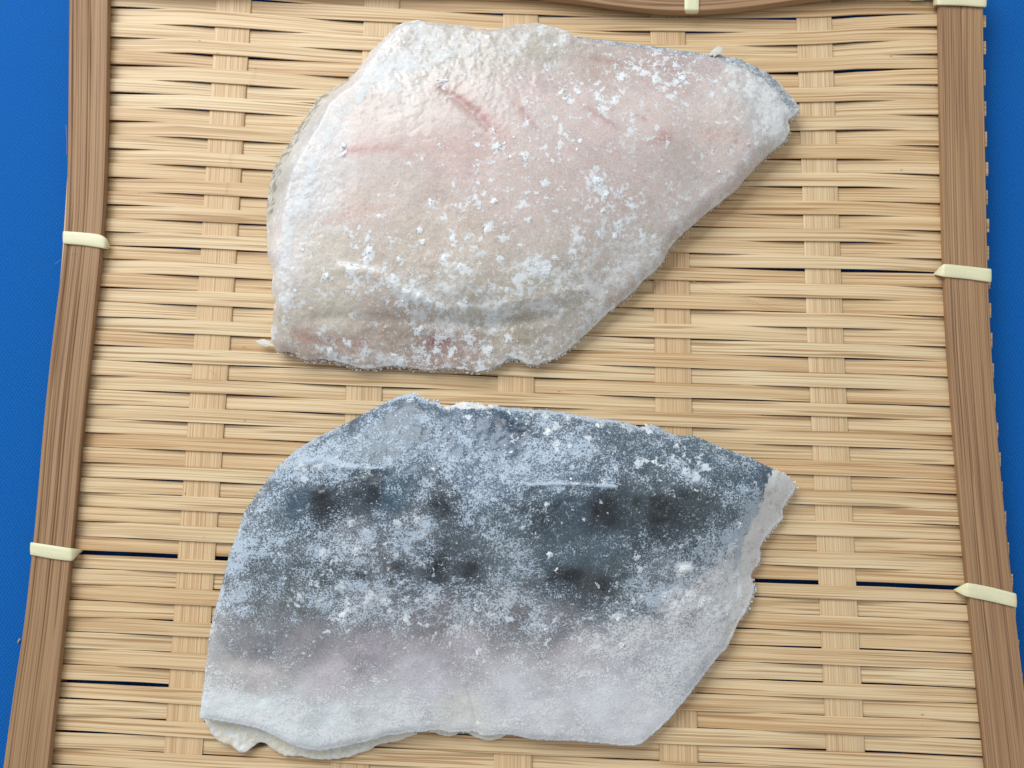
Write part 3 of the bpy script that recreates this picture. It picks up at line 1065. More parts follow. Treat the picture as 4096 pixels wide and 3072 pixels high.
def upper():
    f = fish_surface(UP_OUT, UP_H, 3, bevel=True)
    XY = f.XY
    x, y = XY[:, 0], XY[:, 1]
    zc = 13
    # irregular detail of the cut surface
    rough_zone = shep(mmxy([(900, 90), (1000, 90), (1180, 80), (620, 380), (640, 320), (700, 700), (900, 740), (1100, 740), (1300, 640), (1500, 480), (1680, 250), (1000, 660), (1000, 300), (800, 350), (1200, 300), (1400, 300), (1000, 500), (800, 520), (700, 300), (1200, 420)], zc),
                      np.array([1, 1, 1, .45, .45, .9, 1, 1, .8, .6, .9, .9, .12, .05, .12, .12, .25, .2, .05, .15])[:, None], XY, 2.5, 1.5)[:, 0]
    f.H = f.H + rough_zone * 0.7 * (fbm(x / 3.2, y / 3.2, 21, 4, 0.6) - 0.5) + 0.14 * (fbm(x / 5, y / 9, 23, 3) - 0.5)
    f.H = f.H + (0.01 + 0.20 * rough_zone) * (fbm(x / 0.9, y / 0.9, 27, 2) - 0.5)
    f.H += 0.8 * streak([(740, 585, 1.4, .6), (820, 600, 1.6, .8), (880, 638, 1.6, 1), (960, 668, 1.3, .8), (1060, 668, 1.6, .9), (1160, 645, 1.6, .9), (1260, 625, 1.4, .5)], XY, 10)
    f.H -= 0.9 * streak([(690, 690, 1.5, .5), (800, 690, 1.5, .5), (930, 694, 1.4, .9), (1060, 700, 1.4, .9), (1150, 690, 1.3, 1), (1200, 680, 1.0, .5)], XY, 8)
    # shallow furrows along the muscle seams
    seam = streak([(955, 195, .7, .5), (990, 222, 1.2, .9), (1030, 255, 1.3, 1), (1055, 285, .9, 1)], XY, zc)
    f.H -= 0.5 * seam
    pts, cols = col_ctrl([
        (1000, 200, 216, 199, 184), (800, 250, 226, 210, 194), (1000, 350, 217, 193, 182), (1200, 250, 219, 201, 189), (1400, 250, 222, 204, 191), (1550, 250, 226, 211, 196), (1300, 400, 215, 195, 184),
        (1100, 450, 216, 198, 186), (800, 450, 221, 204, 187), (900, 550, 212, 196, 172), (700, 550, 215, 204, 180), (700, 650, 211, 203, 176), (1000, 600, 208, 197, 174), (1200, 650, 196, 186, 158),
        (1000, 735, 184, 156, 138), (930, 745, 176, 138, 122), (850, 720, 190, 168, 142), (660, 740, 202, 174, 150), (800, 760, 200, 178, 156), (950, 110, 206, 200, 182), (1080, 100, 205, 196, 176), (1300, 130, 200, 178, 164), (1450, 140, 196, 170, 162),
        (1180, 100, 208, 200, 178), (650, 400, 228, 224, 218), (700, 320, 230, 224, 216), (612, 560, 226, 222, 214), (615, 380, 190, 192, 184), (660, 270, 200, 202, 196), (840, 150, 226, 222, 212), (1100, 700, 190, 178, 148), (1230, 700, 200, 190, 172), (1400, 540, 214, 206, 190),
        (1500, 440, 216, 202, 190), (1600, 340, 222, 206, 194), (1120, 780, 192, 182, 160), (1000, 680, 206, 200, 178), (620, 680, 210, 200, 178), (1660, 220, 205, 205, 198), (1150, 200, 216, 196, 186), (1000, 520, 212, 194, 172), (1300, 300, 216, 195, 185)], zc)
    tint = shep(pts, cols, XY, 1.5, 1.7)
    lum = tint.mean(1, keepdims=True)
    tint = (lum * np.array([1.09, 0.985, 0.945])) * 0.25 + tint * 0.75
    tint = tint * np.array([0.99, 0.975, 1.005])
    blotch = fbm(x / 7 + 3, y / 5, 61, 4)
    tint = tint * (0.88 + 0.24 * blotch)[:, None]
    # muscle grain running to lower right
    ang = math.radians(-38)
    gu, gv = x * math.cos(ang) + y * math.sin(ang), -x * math.sin(ang) + y * math.cos(ang)
    grain = fbm(gu / 14, gv / 1.5, 63, 3)
    tint = tint * (0.95 + 0.1 * grain)[:, None]

    def stain(s, col, k):
        nonlocal tint
        s = np.clip(s * k, 0, 1)[:, None]
        tint = tint * (1 - s) + np.array(lin(*col)) * s
    wx, wy = x + 1.2 * (fbm(x / 3, y / 3, 71, 3) - .5), y + 1.2 * (fbm(x / 3 + 40, y / 3, 72, 3) - .5)
    W = np.stack([wx, wy], 1)
    stain(streak([(938, 188, .5, .35), (975, 208, .8, .55), (1010, 232, 1.0, .75), (1045, 262, 1.0, .95), (1068, 290, .8, .8)], W, zc), (182, 124, 118), 0.95)
    stain(streak([(950, 195, 2, .25), (1045, 262, 2.6, .4), (1090, 310, 2.2, .3)], W, zc), (204, 158, 150), 1.2)
    stain(streak([(1090, 215, .7, .2), (1130, 252, .8, .5), (1160, 285, .7, .3)], W, zc), (182, 138, 130), 1.5)
    stain(streak([(1260, 235, .7, .2), (1300, 260, .8, .4), (1330, 285, .6, .2)], W, zc), (186, 142, 134), 1.5)
    stain(streak([(742, 328, 1.0, .55), (775, 326, 1.2, .75), (830, 322, 1.1, .4), (890, 340, .8, .25)], W, zc), (196, 138, 132), 1.0)
    stain(streak([(780, 320, 3.2, .3), (960, 320, 3.5, .32), (1050, 330, 3, .3)], W, zc), (208, 166, 158), 1.2)
    stain(streak([(1370, 255, .7, .4), (1390, 263, .7, .5)], W, zc), (192, 144, 138), 1.0)
    stain(streak([(1425, 290, 1.1, .5), (1440, 302, 1.3, .7), (1400, 310, 1, .3)], W, zc), (196, 144, 140), 1.0)
    stain(streak([(700, 480, 1.4, .3), (790, 450, 1.4, .35), (860, 445, 1, .2)], W, zc), (202, 160, 148), 1.1)
    stain(streak([(1530, 285, 2.0, .35), (1600, 290, 1.6, .25)], W, zc), (212, 168, 158), 1.1)
    stain(streak([(1280, 118, .7, .6), (1340, 128, .8, .7), (1400, 132, .8, .7), (1470, 142, .9, .75), (1500, 150, .8, .6)], W, zc), (176, 140, 128), 0.8)
    stain(streak([(918, 735, 1.1, .7), (960, 738, 1.0, .8), (985, 720, .9, .5)], W, 6), (158, 98, 84), 1.0)
    stain(streak([(640, 722, 1.2, .5), (680, 735, 1.0, .5), (800, 745, 1.2, .3)], W, 6), (186, 124, 104), 1.0)
    stain(streak([(1090, 690, .9, .7), (1150, 682, .8, .6)], W, 8), (150, 140, 96), 0.6)
    stain(streak([(915, 105, .6, .6), (925, 108, .6, .6)], W, 13), (150, 140, 118), 0.8)
    stain(streak([(706, 734, .35, .9), (709, 735, .35, .9)], W, 6), (96, 80, 66), 0.9)
    # dark skin at the rims
    jit = mmxy([(0, 0), (1, 0)], 0)
    Wp = np.stack([x + 1.6 * (fbm(x / 1.5, y / 1.5, 81, 4) - .5), y + 1.6 * (fbm(x / 1.5 + 9, y / 1.5, 82, 4) - .5)], 1)
    skL = inside(mmxy([(660, 205), (750, 165), (790, 140), (760, 190), (700, 235), (664, 292), (628, 350), (604, 400), (596, 470), (570, 480), (560, 400), (600, 320), (640, 260)], 5), Wp)
    skR = inside(mmxy([(1236, 70), (1420, 92), (1525, 108), (1600, 118), (1660, 150), (1700, 190), (1732, 228), (1712, 235), (1690, 212), (1655, 178), (1606, 148), (1540, 131), (1420, 117), (1300, 103), (1240, 92)], 7.5), Wp)
    skin = skR & f.ins
    rimL = skL & f.ins
    sf = fbm(x / 1.2, y / 1.2, 83, 4)
    tint[skin] = (lin(140, 150, 158)[None] * (0.7 + 0.6 * sf[skin])[:, None])
    k = smooth(0.38, 0.62, fbm(x / 1.1, y / 1.1, 84, 4, .6))[:, None]
    tint = np.where(rimL[:, None], lin(206, 204, 192) * k + lin(132, 136, 132) * (1 - k), tint)
    fp = mmxy([(900, 80), (1000, 95), (1150, 70), (1200, 85), (870, 120), (650, 420), (700, 320), (760, 210), (830, 145), (610, 540), (612, 640), (615, 370), (655, 270), (800, 280), (950, 250), (1000, 400), (1200, 200), (1200, 350), (1100, 470), (800, 480), (720, 600),
               (900, 560), (700, 620), (850, 600), (950, 640), (1080, 670), (1180, 640), (1200, 700), (900, 690), (1000, 740), (800, 750), (700, 760), (640, 740), (1100, 760), (1280, 660), (1400, 570), (1320, 560), (1480, 480), (1400, 430), (1560, 420),
               (1500, 300), (1580, 250), (1660, 280), (1690, 250), (1650, 190), (1400, 130), (1480, 145), (1370, 180), (1450, 190), (1300, 160), (1200, 480), (1050, 560), (1250, 570), (740, 720), (1120, 700), (840, 700), (960, 110)], zc)
    fv = np.array([.54, .46, .56, .5, .56, .5, .34, .36, .5, .5, .46, .4, .42, .22, .16, .16, .2, .18, .26, .2, .3,
                   .38, .52, .54, .66, .68, .62, .48, .5, .45, .62, .6, .45, .55, .62, .66, .48, .56, .32, .54,
                   .26, .3, .55, .7, .66, .38, .46, .42, .44, .3, .38, .42, .5, .4, .3, .34, .5])
    frost = shep(fp, fv[:, None], XY, 1.8, 1.6)[:, 0] - 0.03
    edge = streak([(1030, 100, .8, .3), (980, 115, .9, .7), (918, 139, 1.1, .8), (833, 138, 2.2, .9), (792, 190, 2.3, 1), (735, 260, 2.6, 1), (692, 336, 2.8, 1), (660, 405, 2.8, 1), (632, 465, 2.6, 1), (612, 540, 2.2, 1), (610, 640, 1.4, .9), (602, 700, 1.0, .7)], W, 13.5)
    frost = frost + 0.55 * (fbm(x / 4.5, y / 4.0, 91, 4, 0.6) - 0.5) + 0.08 * smooth(1.2, 0, f.d)
    frost = np.where(rimL, 0.30 + 0.7 * (fbm(x / 1.5, y / 1.5, 92, 3) - .5), frost) + 0.34 * edge * (0.4 + 1.1 * fbm(x / 2.2, y / 2.2, 94, 3))
    frost[skin] = 0.56 + 0.6 * (fbm(x[skin] / 2, y[skin] / 2, 93, 3) - .5)
    frost = np.clip(frost, 0, 0.95)
    f.H = f.H + 0.16 * smooth(0.45, 0.8, frost) * fbm(x / 0.6, y / 0.6, 95, 2)
    kp = mmxy([(950, 110), (1100, 100), (1300, 150), (1450, 160), (1550, 150), (1300, 220), (1250, 200), (1500, 250), (1650, 250), (800, 220), (900, 260), (750, 380), (850, 430), (1000, 260), (1080, 330), (1180, 380), (1290, 400), (1300, 330), (1150, 460), (1050, 480), (950, 480), (1400, 380), (1500, 380),
               (1380, 480), (1250, 500), (1150, 560), (1000, 560), (880, 560), (800, 560), (720, 560), (680, 520), (900, 640), (1000, 660), (760, 620), (700, 680), (800, 700), (920, 720), (1050, 730), (1180, 730), (1270, 660), (1380, 580), (720, 760), (1200, 620), (640, 400), (640, 650)], zc)
    kv = np.array([.35, .3, .55, .62, .5, .5, .5, .3, .3, .02, .05, .05, .2, .12, .5, .55, .66, .45, .5, .5, .35, .4, .3,
                   .55, .66, .62, .52, .5, .6, .4, .25, .8, .66, .55, .35, .5, .72, .7, .62, .55, .55, .66, .6, .1, .3])
    fleck = np.clip(shep(kp, kv[:, None], XY, 2.5, 1.6)[:, 0] + 0.9 * (fbm(x / 5, y / 5, 98, 3) - .5), 0, 1)
    cl = [(1075, 322, 1.4, 60), (1068, 290, .9, 30), (1100, 350, 1.0, 30), (1130, 345, 1.2, 50), (1070, 440, 1.1, 45), (1175, 400, 1.1, 45), (1190, 355, .9, 30), (1290, 395, 1.4, 50), (1305, 425, 1.2, 40), (908, 500, 1.0, 60), (912, 525, .9, 40),
          (935, 440, 1.0, 40), (820, 470, .9, 20), (860, 400, .9, 20), (740, 318, .9, 45), (745, 338, .8, 30), (952, 182, 1.1, 35), (900, 180, .8, 14), (1220, 215, 1.2, 45), (1245, 190, 1.0, 35), (1290, 210, 1.2, 35), (1330, 220, 1.1, 30), (1215, 200, 1.2, 30), (1475, 150, 1.2, 60),
          (1480, 165, 1.0, 40), (1390, 150, 1.2, 40), (1345, 160, 1.5, 40), (1420, 165, 1.1, 35), (1470, 170, 1.2, 40), (800, 545, 1.2, 60), (790, 560, 1.4, 50), (760, 580, 1.1, 40), (860, 560, 1.1, 40), (880, 630, 1.8, 120), (905, 640, 1.5, 90), (925, 655, 1.2, 60), (950, 660, 1.1, 40), (850, 600, 1.3, 40), (700, 590, 1.3, 40), (715, 600, 1, 30),
          (870, 645, 1.6, 60), (1000, 655, 1.4, 60), (1160, 580, 1.8, 110), (1180, 575, 1.3, 60), (1200, 560, 1.1, 50), (1250, 520, 1.3, 60), (1240, 545, 1.1, 40), (1300, 500, 1.3, 50), (1340, 480, 1.3, 45), (1370, 440, 1.2, 35), (1390, 500, 1.1, 30), (705, 745, 1.1, 60), (712, 760, 1.0, 50), (745, 735, .7, 30), (780, 748, 1.1, 60), (860, 765, 1.1, 50),
          (900, 705, 1.1, 50), (945, 720, 1.0, 40), (970, 745, .9, 35), (1010, 720, 1.2, 50), (1055, 745, 1.2, 50), (1100, 720, 1.2, 50), (1050, 500, 1.1, 40), (1140, 480, 1.1, 30), (980, 520, 1.2, 40), (1080, 560, 1.2, 50), (1000, 580, 1.2, 50), (960, 560, 1.0, 40), (650, 540, .7, 15), (672, 545, .5, 10), (1545, 320, .7, 10), (1625, 300, .8, 16), (1500, 345, .6, 10)]
    clump = clump_field(f, cl, 13.5, 201)
    fleck = fleck + 1.7 * clump
    f.H = f.H + 0.12 * smooth(0.3, 0.8, clump) * (0.4 + 1.2 * fbm(x / 0.7, y / 0.7, 207, 2))
    fish_mesh(f, up, [('skin', skin, "strip of grey skin showing along the rim"), ('flesh', None, None)], [M_SKIN, M_FLESH], np.clip(tint, 0, 0.95), frost, fleck)
    # loose frost grains
    dens = np.clip(frost - 0.12, 0.02, 1) ** 2.0 * (0.15 + fbm(x / 1.6, y / 1.6, 97, 4, .65) ** 3 * 8)
    dens = dens * (1 + 1.5 * smooth(1.0, 0, f.d)) * np.where(skin, 0.4, 1)
    p1, s1 = scatter(f, 5000, dens, 5, 0.06, 0.22)
    p2, s2 = clusters(f, [(a, b, c_ * .8, max(3, int(d_ * .12))) for a, b, c_, d_ in cl], 9, 13.5)
    r = np.random.default_rng(31)
    # crumbs along the rim
    k = r.integers(0, len(f.R), 1500)
    rim = np.concatenate([f.R[k, :2] + r.normal(0, 0.22, (1500, 2)), (f.R[k, 2] * r.uniform(0.55, 1.02, 1500))[:, None]], 1)
    rs = r.uniform(0.12, 0.42, 1500) * f.R[k, 4]
    flakes('frost_grains', up, np.concatenate([p1, p2, rim]), np.concatenate([s1, s2, rs]), M_FROST, 12, tilt=0.3)
    # flakes big enough to pick out
    for i, (a, b, w, h, ro) in enumerate([(1292, 396, 2.6, 3.2, .5), (1310, 420, 1.6, 2.2, .2), (1303, 455, 1.8, 1.3, .7), (1070, 325, 2.0, 1.5, .3), (908, 500, 1.6, 2.2, 0), (1180, 582, 3.6, 2.6, .5), (745, 318, 1.5, 1.4, .6), (1090, 318, 1.2, 1.0, .1), (1252, 312, 1.4, 1.8, .2),
                                          (1245, 330, .9, 1.0, .2), (960, 178, 2.6, 1.1, .1), (1478, 158, 2.2, 2.4, .4), (880, 636, 2.8, 1.8, -.4), (930, 655, 2.4, 1.0, -.5), (1200, 95, 1.4, 1.6, 0), (1250, 205, 1.6, 1.3, .3), (1110, 305, .9, .8, .2), (712, 757, 1.8, 2.0, .1), (746, 738, .9, 2.2, .2), (652, 538, .9, 1.3, .2),
                                          (1135, 353, 1.0, 1.4, .4), (1560, 360, .8, 1.0, .3), (640, 630, 1.0, 1.3, 0), (850, 765, 1.8, 1.0, .1), (1330, 505, 1.4, 1.8, .2), (1035, 455, 1.0, .8, .1)]):
        plate(f, up, a, b, w, h, ro, 100 + i, 13.3 if b < 600 else 10 if b < 680 else 6, lift=0.06)
    # pieces hanging off the rim
    plate(None, up, 574, 742, 5.4, 2.0, -0.35, 201, 2.0, M_ICE, 'flesh_scrap', 0.3)
    plate(None, up, 1548, 112, 4.6, 2.4, 0.55, 202, 8.6, M_ICE, 'ice_flake', 0.35)


upper()

# ---------------- lower piece, skin side up
LO_OUT = [
    (860, 858, 6, 5, .5), (882, 852, 6, 4, 1.4), (898, 851, 6.5, 4, 1.6), (930, 870, 7, 4, 1.0), (948, 868, 6.5, 4, 1.5), (965, 879, 6.5, 4, 1.2), (1012, 869, 6.5, 4, 1.7), (1040, 876, 6.5, 4, 1.4), (1060, 874, 7, 4, 1.5), (1080, 880, 7, 4, .8), (1130, 884, 7, 4, .7), (1180, 888, 7, 4, .9),
    (1230, 895, 7, 4, 1), (1290, 905, 7, 4, 1), (1340, 912, 7, 4, 1.1), (1380, 923, 7, 4, 1), (1410, 918, 7, 4, 1.2), (1450, 938, 7.5, 5, .4), (1505, 944, 7.5, 5, .3), (1560, 968, 7.5, 6, .3), (1610, 985, 7.5, 6, .3), (1655, 1006, 7.5, 5, .4), (1692, 1020, 6.5, 4, .8), (1712, 1036, 5, 3, 1.1), (1722, 1055, 4, 3, 1.1), (1706, 1078, 3.5, 3, .9), (1692, 1100, 3, 4, .9),
    (1694, 1120, 3, 3.5, 1.3), (1665, 1150, 3, 4, 1.4), (1640, 1182, 2.5, 4, 1.2), (1640, 1215, 2.5, 4, 1.2), (1622, 1245, 2.5, 4, 1.3), (1630, 1272, 2.5, 4, 1.4), (1612, 1320, 2.5, 4, 1.2), (1590, 1355, 2.5, 4, .7), (1570, 1398, 2.5, 4, .6), (1541, 1432, 3, 4, .5), (1510, 1473, 3, 4, .4), (1482, 1510, 3.2, 3.5, .4), (1440, 1560, 3.2, 3, .5),
    (1385, 1609, 3.2, 2.5, .5), (1340, 1610, 3.2, 2, .4), (1290, 1605, 3.2, 2, .4), (1230, 1599, 3.2, 2, .4), (1160, 1598, 3.2, 2, .5), (1090, 1586, 3.4, 2, .6), (1045, 1590, 3.2, 2, 1), (1025, 1580, 3.2, 2, 1), (975, 1583, 3.4, 2, 1), (945, 1576, 3.4, 2, 1), (880, 1583, 3.4, 2, .8), (840, 1588, 3.4, 2, .7), (790, 1602, 3.4, 2, .6), (735, 1614, 3.4, 2, .6), (690, 1622, 3.4, 2, .5), (640, 1612, 3.6, 2, .5), (600, 1592, 3.8, 2, .4),
    (560, 1573, 4, 2, .3), (510, 1562, 4, 2, .3), (465, 1556, 4, 2, .3), (433, 1550, 4, 1.6, .4), (434, 1538, 4, 1.6, .5), (443, 1480, 4, 1.8, .8), (450, 1420, 4, 2.5, .5), (453, 1380, 4.2, 3, .4), (461, 1340, 4.5, 3.5, .4), (472, 1300, 4.5, 4, .7), (487, 1240, 4.8, 5, .7), (497, 1200, 5, 5, .7), (517, 1150, 5, 6, .6), (526, 1120, 5, 6, .5), (541, 1090, 5, 6.5, .4), (571, 1050, 5, 6.5, .4), (610, 1002, 5, 6.5, .4),
    (640, 976, 5, 6.5, .4), (700, 940, 5, 6, .3), (760, 910, 5.5, 6, .3), (830, 872, 6, 5, .3)]
LO_H = [(900, 890, 11.5), (1000, 900, 12), (1100, 920, 13), (800, 930, 11.5), (700, 1000, 13.2), (640, 1040, 12.2), (600, 1100, 11.5), (830, 1015, 15.2), (1000, 1000, 15.2), (1150, 1045, 16.8), (1300, 1050, 16.6), (1250, 960, 14), (1400, 980, 13), (1500, 1000, 13), (1450, 1060, 15.6), (1600, 1020, 11.8), (1560, 1080, 14), (1640, 1060, 10.8), (1670, 1070, 7),
        (1600, 1150, 10.2), (1630, 1130, 7), (1550, 1200, 11), (1600, 1230, 5.6), (1000, 1150, 15), (800, 1120, 13.8), (680, 1150, 12.4), (560, 1180, 9.8), (600, 1250, 9.8), (800, 1250, 11.6), (1000, 1260, 12), (1200, 1200, 14), (1400, 1180, 14), (1400, 1260, 11.6), (1200, 1300, 10.8), (540, 1320, 8.2), (700, 1350, 8.6), (1000, 1380, 8.8), (1200, 1400, 8.2),
        (1400, 1380, 8), (1530, 1320, 7.4), (1500, 1420, 6), (500, 1430, 6.6), (700, 1450, 7), (900, 1450, 7.2), (1100, 1480, 7), (1300, 1500, 6.2), (500, 1530, 6), (650, 1570, 5.8), (900, 1540, 5.8), (1000, 1530, 5.2), (1020, 1560, 4.6), (1150, 1560, 5.6), (1350, 1570, 4.8), (1440, 1500, 5)]
lo_ = empty('fish_piece', (*(mmxy([(1080, 1260)], 1)[0] * MM), FZ), "frosted blue grey fish piece lying skin side up on the tray's near half", "fish",
            "two frozen fish pieces on the tray")
lo_['world_origin'] = tuple(lo_.location)


def lower():
    f = fish_surface(LO_OUT, LO_H, 8, blur=6)
    XY = f.XY
    x, y = XY[:, 0], XY[:, 1]
    zc = 12
    belly = shep(mmxy([(500, 1420), (1000, 1440), (1450, 1440), (500, 1280), (1000, 1300), (1450, 1250), (800, 1000), (700, 1560), (1300, 1560), (1300, 1000)], 9), np.array([1, 1, .8, 0, 0, 0, 0, 1, 1, 0])[:, None], XY, 3, 2)[:, 0]
    f.H = f.H + (0.8 - 0.45 * belly) * (fbm(x / 6, y / 6, 121, 3) - 0.5) + (0.30 - 0.24 * belly) * (fbm(x / 1.5, y / 1.5, 123, 3) - 0.5)
    # raised ridges of frost
    ridge = np.maximum(streak([(640, 1000, .9, .9), (690, 990, 1.0, .6), (740, 1008, .9, .9), (830, 1012, .7, .8)], XY, 14),
                       streak([(1140, 1048, .5, .7), (1230, 1045, .5, .7), (1330, 1052, .5, .8)], XY, 16))
    f.H += 0.8 * ridge * (0.5 + fbm(x / 1.3, y / 1.3, 125, 3))
    f.H -= 0.7 * streak([(1180, 930, .8, .6), (1110, 920, 1.2, .8)], XY, 14)
    f.H -= 0.5 * streak([(1010, 1480, .5, .5), (1030, 1560, .6, .9)], XY, 6)
    pts, cols = col_ctrl([
        (900, 890, 84, 96, 108), (760, 950, 78, 94, 108), (700, 980, 86, 102, 116), (1000, 950, 80, 100, 122), (1080, 910, 56, 76, 96), (1200, 920, 84, 92, 100), (1250, 960, 88, 100, 114), (1400, 960, 84, 98, 108), (1500, 980, 78, 96, 106), (1600, 1010, 78, 94, 102), (1640, 1030, 70, 92, 106),
        (650, 1050, 84, 98, 108), (560, 1130, 104, 114, 122), (650, 1080, 66, 88, 104), (690, 1080, 42, 50, 60), (720, 1100, 46, 54, 64), (810, 1065, 52, 60, 70), (850, 1070, 72, 96, 112), (960, 1100, 66, 72, 78), (900, 1130, 110, 112, 118), (760, 1150, 116, 116, 122), (1050, 1030, 100, 118, 140), (1200, 1020, 92, 108, 126),
        (1100, 1130, 84, 96, 104), (1160, 1120, 64, 74, 82), (1300, 1110, 46, 52, 58), (1380, 1080, 72, 82, 86), (1440, 1110, 54, 60, 64), (1500, 1090, 70, 78, 80), (1550, 1100, 78, 88, 92), (1240, 1100, 70, 86, 98), (1400, 1150, 58, 68, 76), (1480, 1170, 70, 80, 88), (1310, 1190, 82, 98, 110), (1220, 1200, 88, 104, 114),
        (1220, 1250, 62, 70, 78), (1280, 1270, 78, 80, 82), (1330, 1230, 86, 96, 100), (1390, 1280, 108, 110, 112), (1450, 1230, 112, 118, 124), (1000, 1230, 80, 84, 90), (950, 1220, 66, 72, 80), (880, 1230, 96, 98, 104), (700, 1240, 92, 96, 98), (600, 1240, 96, 102, 106), (560, 1220, 92, 98, 102), (780, 1200, 112, 112, 116), (1100, 1210, 100, 110, 114), (540, 1300, 112, 112, 112), (640, 1290, 104, 104, 104),
        (500, 1390, 136, 132, 134), (560, 1400, 128, 124, 128), (650, 1400, 142, 137, 142), (800, 1320, 126, 120, 122), (800, 1410, 156, 148, 156), (950, 1330, 132, 124, 126), (1100, 1330, 128, 120, 122), (1200, 1350, 132, 126, 130), (1000, 1420, 166, 160, 168), (1250, 1420, 176, 172, 178), (1400, 1400, 178, 180, 188), (1480, 1330, 150, 148, 152), (1540, 1300, 168, 172, 176),
        (480, 1470, 176, 172, 168), (550, 1480, 178, 172, 172), (700, 1480, 184, 178, 184), (900, 1480, 190, 188, 196), (1100, 1500, 196, 196, 202), (1300, 1520, 204, 206, 212), (480, 1540, 226, 240, 240), (560, 1555, 222, 236, 236), (700, 1570, 206, 216, 218), (850, 1560, 208, 214, 214), (1000, 1560, 206, 206, 200), (1200, 1580, 206, 208, 212), (1380, 1580, 208, 210, 214), (1500, 1440, 190, 196, 206), (450, 1420, 160, 160, 160)], zc)
    tint = shep(pts, cols, XY, 1.2, 1.9)
    lum = tint.mean(1, keepdims=True)
    k = smooth(0.07, 0.40, lum)
    tint = tint * (np.array([1.18, 1.17, 1.16]) * k + np.array([0.84, 0.93, 0.96]) * (1 - k))
    blotch = fbm(x / 5, y / 4, 131, 4, .6)
    tint = tint * (0.72 + 0.56 * blotch)[:, None] ** (smooth(45, -25, y - y.min()) * 0 + 1)[:, None]
    spots = [(692, 1060, 1.6), (700, 1090, 1.9), (812, 1064, 1.7), (955, 1098, 1.6), (1300, 1105, 1.9), (1312, 1085, 1.4), (1375, 1085, 1.6), (1430, 1125, 2.2), (1478, 1075, 1.6), (1420, 1090, 1.6), (1225, 1245, 2.6), (1170, 1125, 1.6), (950, 1218, 2.2), (1010, 1232, 2.0), (1090, 905, 1.6), (1120, 925, 1.4), (860, 1238, 1.8), (640, 1225, 1.8), (1310, 1265, 2.0), (900, 880, 1.0), (785, 1250, 1.6), (1195, 1085, 1.3)]
    WXY = np.stack([x + 5.5 * (fbm(x / 3.0, y / 3.0, 141, 5, .62) - .5), y + 5.5 * (fbm(x / 3.0 + 7, y / 3.0, 142, 5, .62) - .5)], 1)
    dk = np.zeros(len(x))
    for a, b, rad in spots:
        c = mmxy([(a, b)], 14)[0]
        dk = np.maximum(dk, np.exp(-(((WXY - c) ** 2).sum(1) / rad ** 2)))
    dk = dk * np.clip(0.15 + 1.5 * fbm(x / 1.6, y / 1.6, 143, 4, .62), 0, 1.2)
    band = np.maximum(streak([(1150, 1090, 3.5, .5), (1290, 1105, 5.0, 1), (1430, 1115, 5.5, 1), (1540, 1100, 4.0, .8)], WXY, 14),
                      np.maximum(streak([(1200, 1235, 4.0, .9), (1330, 1240, 5.0, .9)], WXY, 12), streak([(540, 1240, 2.4, .6), (700, 1235, 2.6, .8), (860, 1235, 2.6, .9), (1010, 1230, 3.0, .9)], WXY, 11)))
    band = np.maximum(band, streak([(640, 1085, 3.0, .8), (720, 1080, 3.0, .9), (830, 1075, 2.5, .7), (960, 1100, 2.2, .8)], WXY, 13))
    tint = tint * (1 - np.clip(0.60 * dk + 0.20 * band, 0, .8))[:, None]
    # belly scratches
    scr = np.maximum(streak([(830, 1385, .2, .8), (880, 1400, .25, .8), (935, 1405, .2, .3)], WXY, 8), streak([(760, 1425, .2, .6), (800, 1415, .2, .4)], WXY, 8))
    tint = tint * (1 - 0.15 * scr)[:, None]
    # pale cut face at the right end and the slivers of flesh at the top rim
    Wp = np.stack([x + 3.2 * (fbm(x / 2.4, y / 2.4, 151, 5, .62) - .5), y + 3.0 * (fbm(x / 2.4 + 9, y / 2.4, 152, 5, .62) - .5)], 1)
    cut = inside(mmxy([(1646, 1048), (1668, 1018), (1700, 1005), (1740, 1040), (1715, 1085), (1715, 1125), (1660, 1190), (1660, 1240), (1650, 1290), (1610, 1360), (1580, 1400), (1562, 1400), (1575, 1350), (1592, 1290), (1596, 1225), (1590, 1180), (1612, 1140), (1632, 1100)], 5), Wp)
    topf = inside(mmxy([(935, 850), (1060, 855), (1075, 884), (1040, 886), (960, 884)], 6.5), Wp)
    flesh = (cut | topf) & f.ins
    fpts, fcol = col_ctrl([(1690, 1040, 204, 202, 194), (1680, 1080, 200, 192, 184), (1660, 1120, 206, 190, 172), (1640, 1150, 212, 204, 198), (1620, 1220, 210, 206, 202), (1610, 1300, 206, 198, 188), (1580, 1370, 200, 190, 176), (1000, 872, 200, 186, 170)], 4)
    tf = shep(fpts, fcol, XY, 1.5, 1.7) * (1.0 + .2 * blotch)[:, None]
    tint[flesh] = tf[flesh]
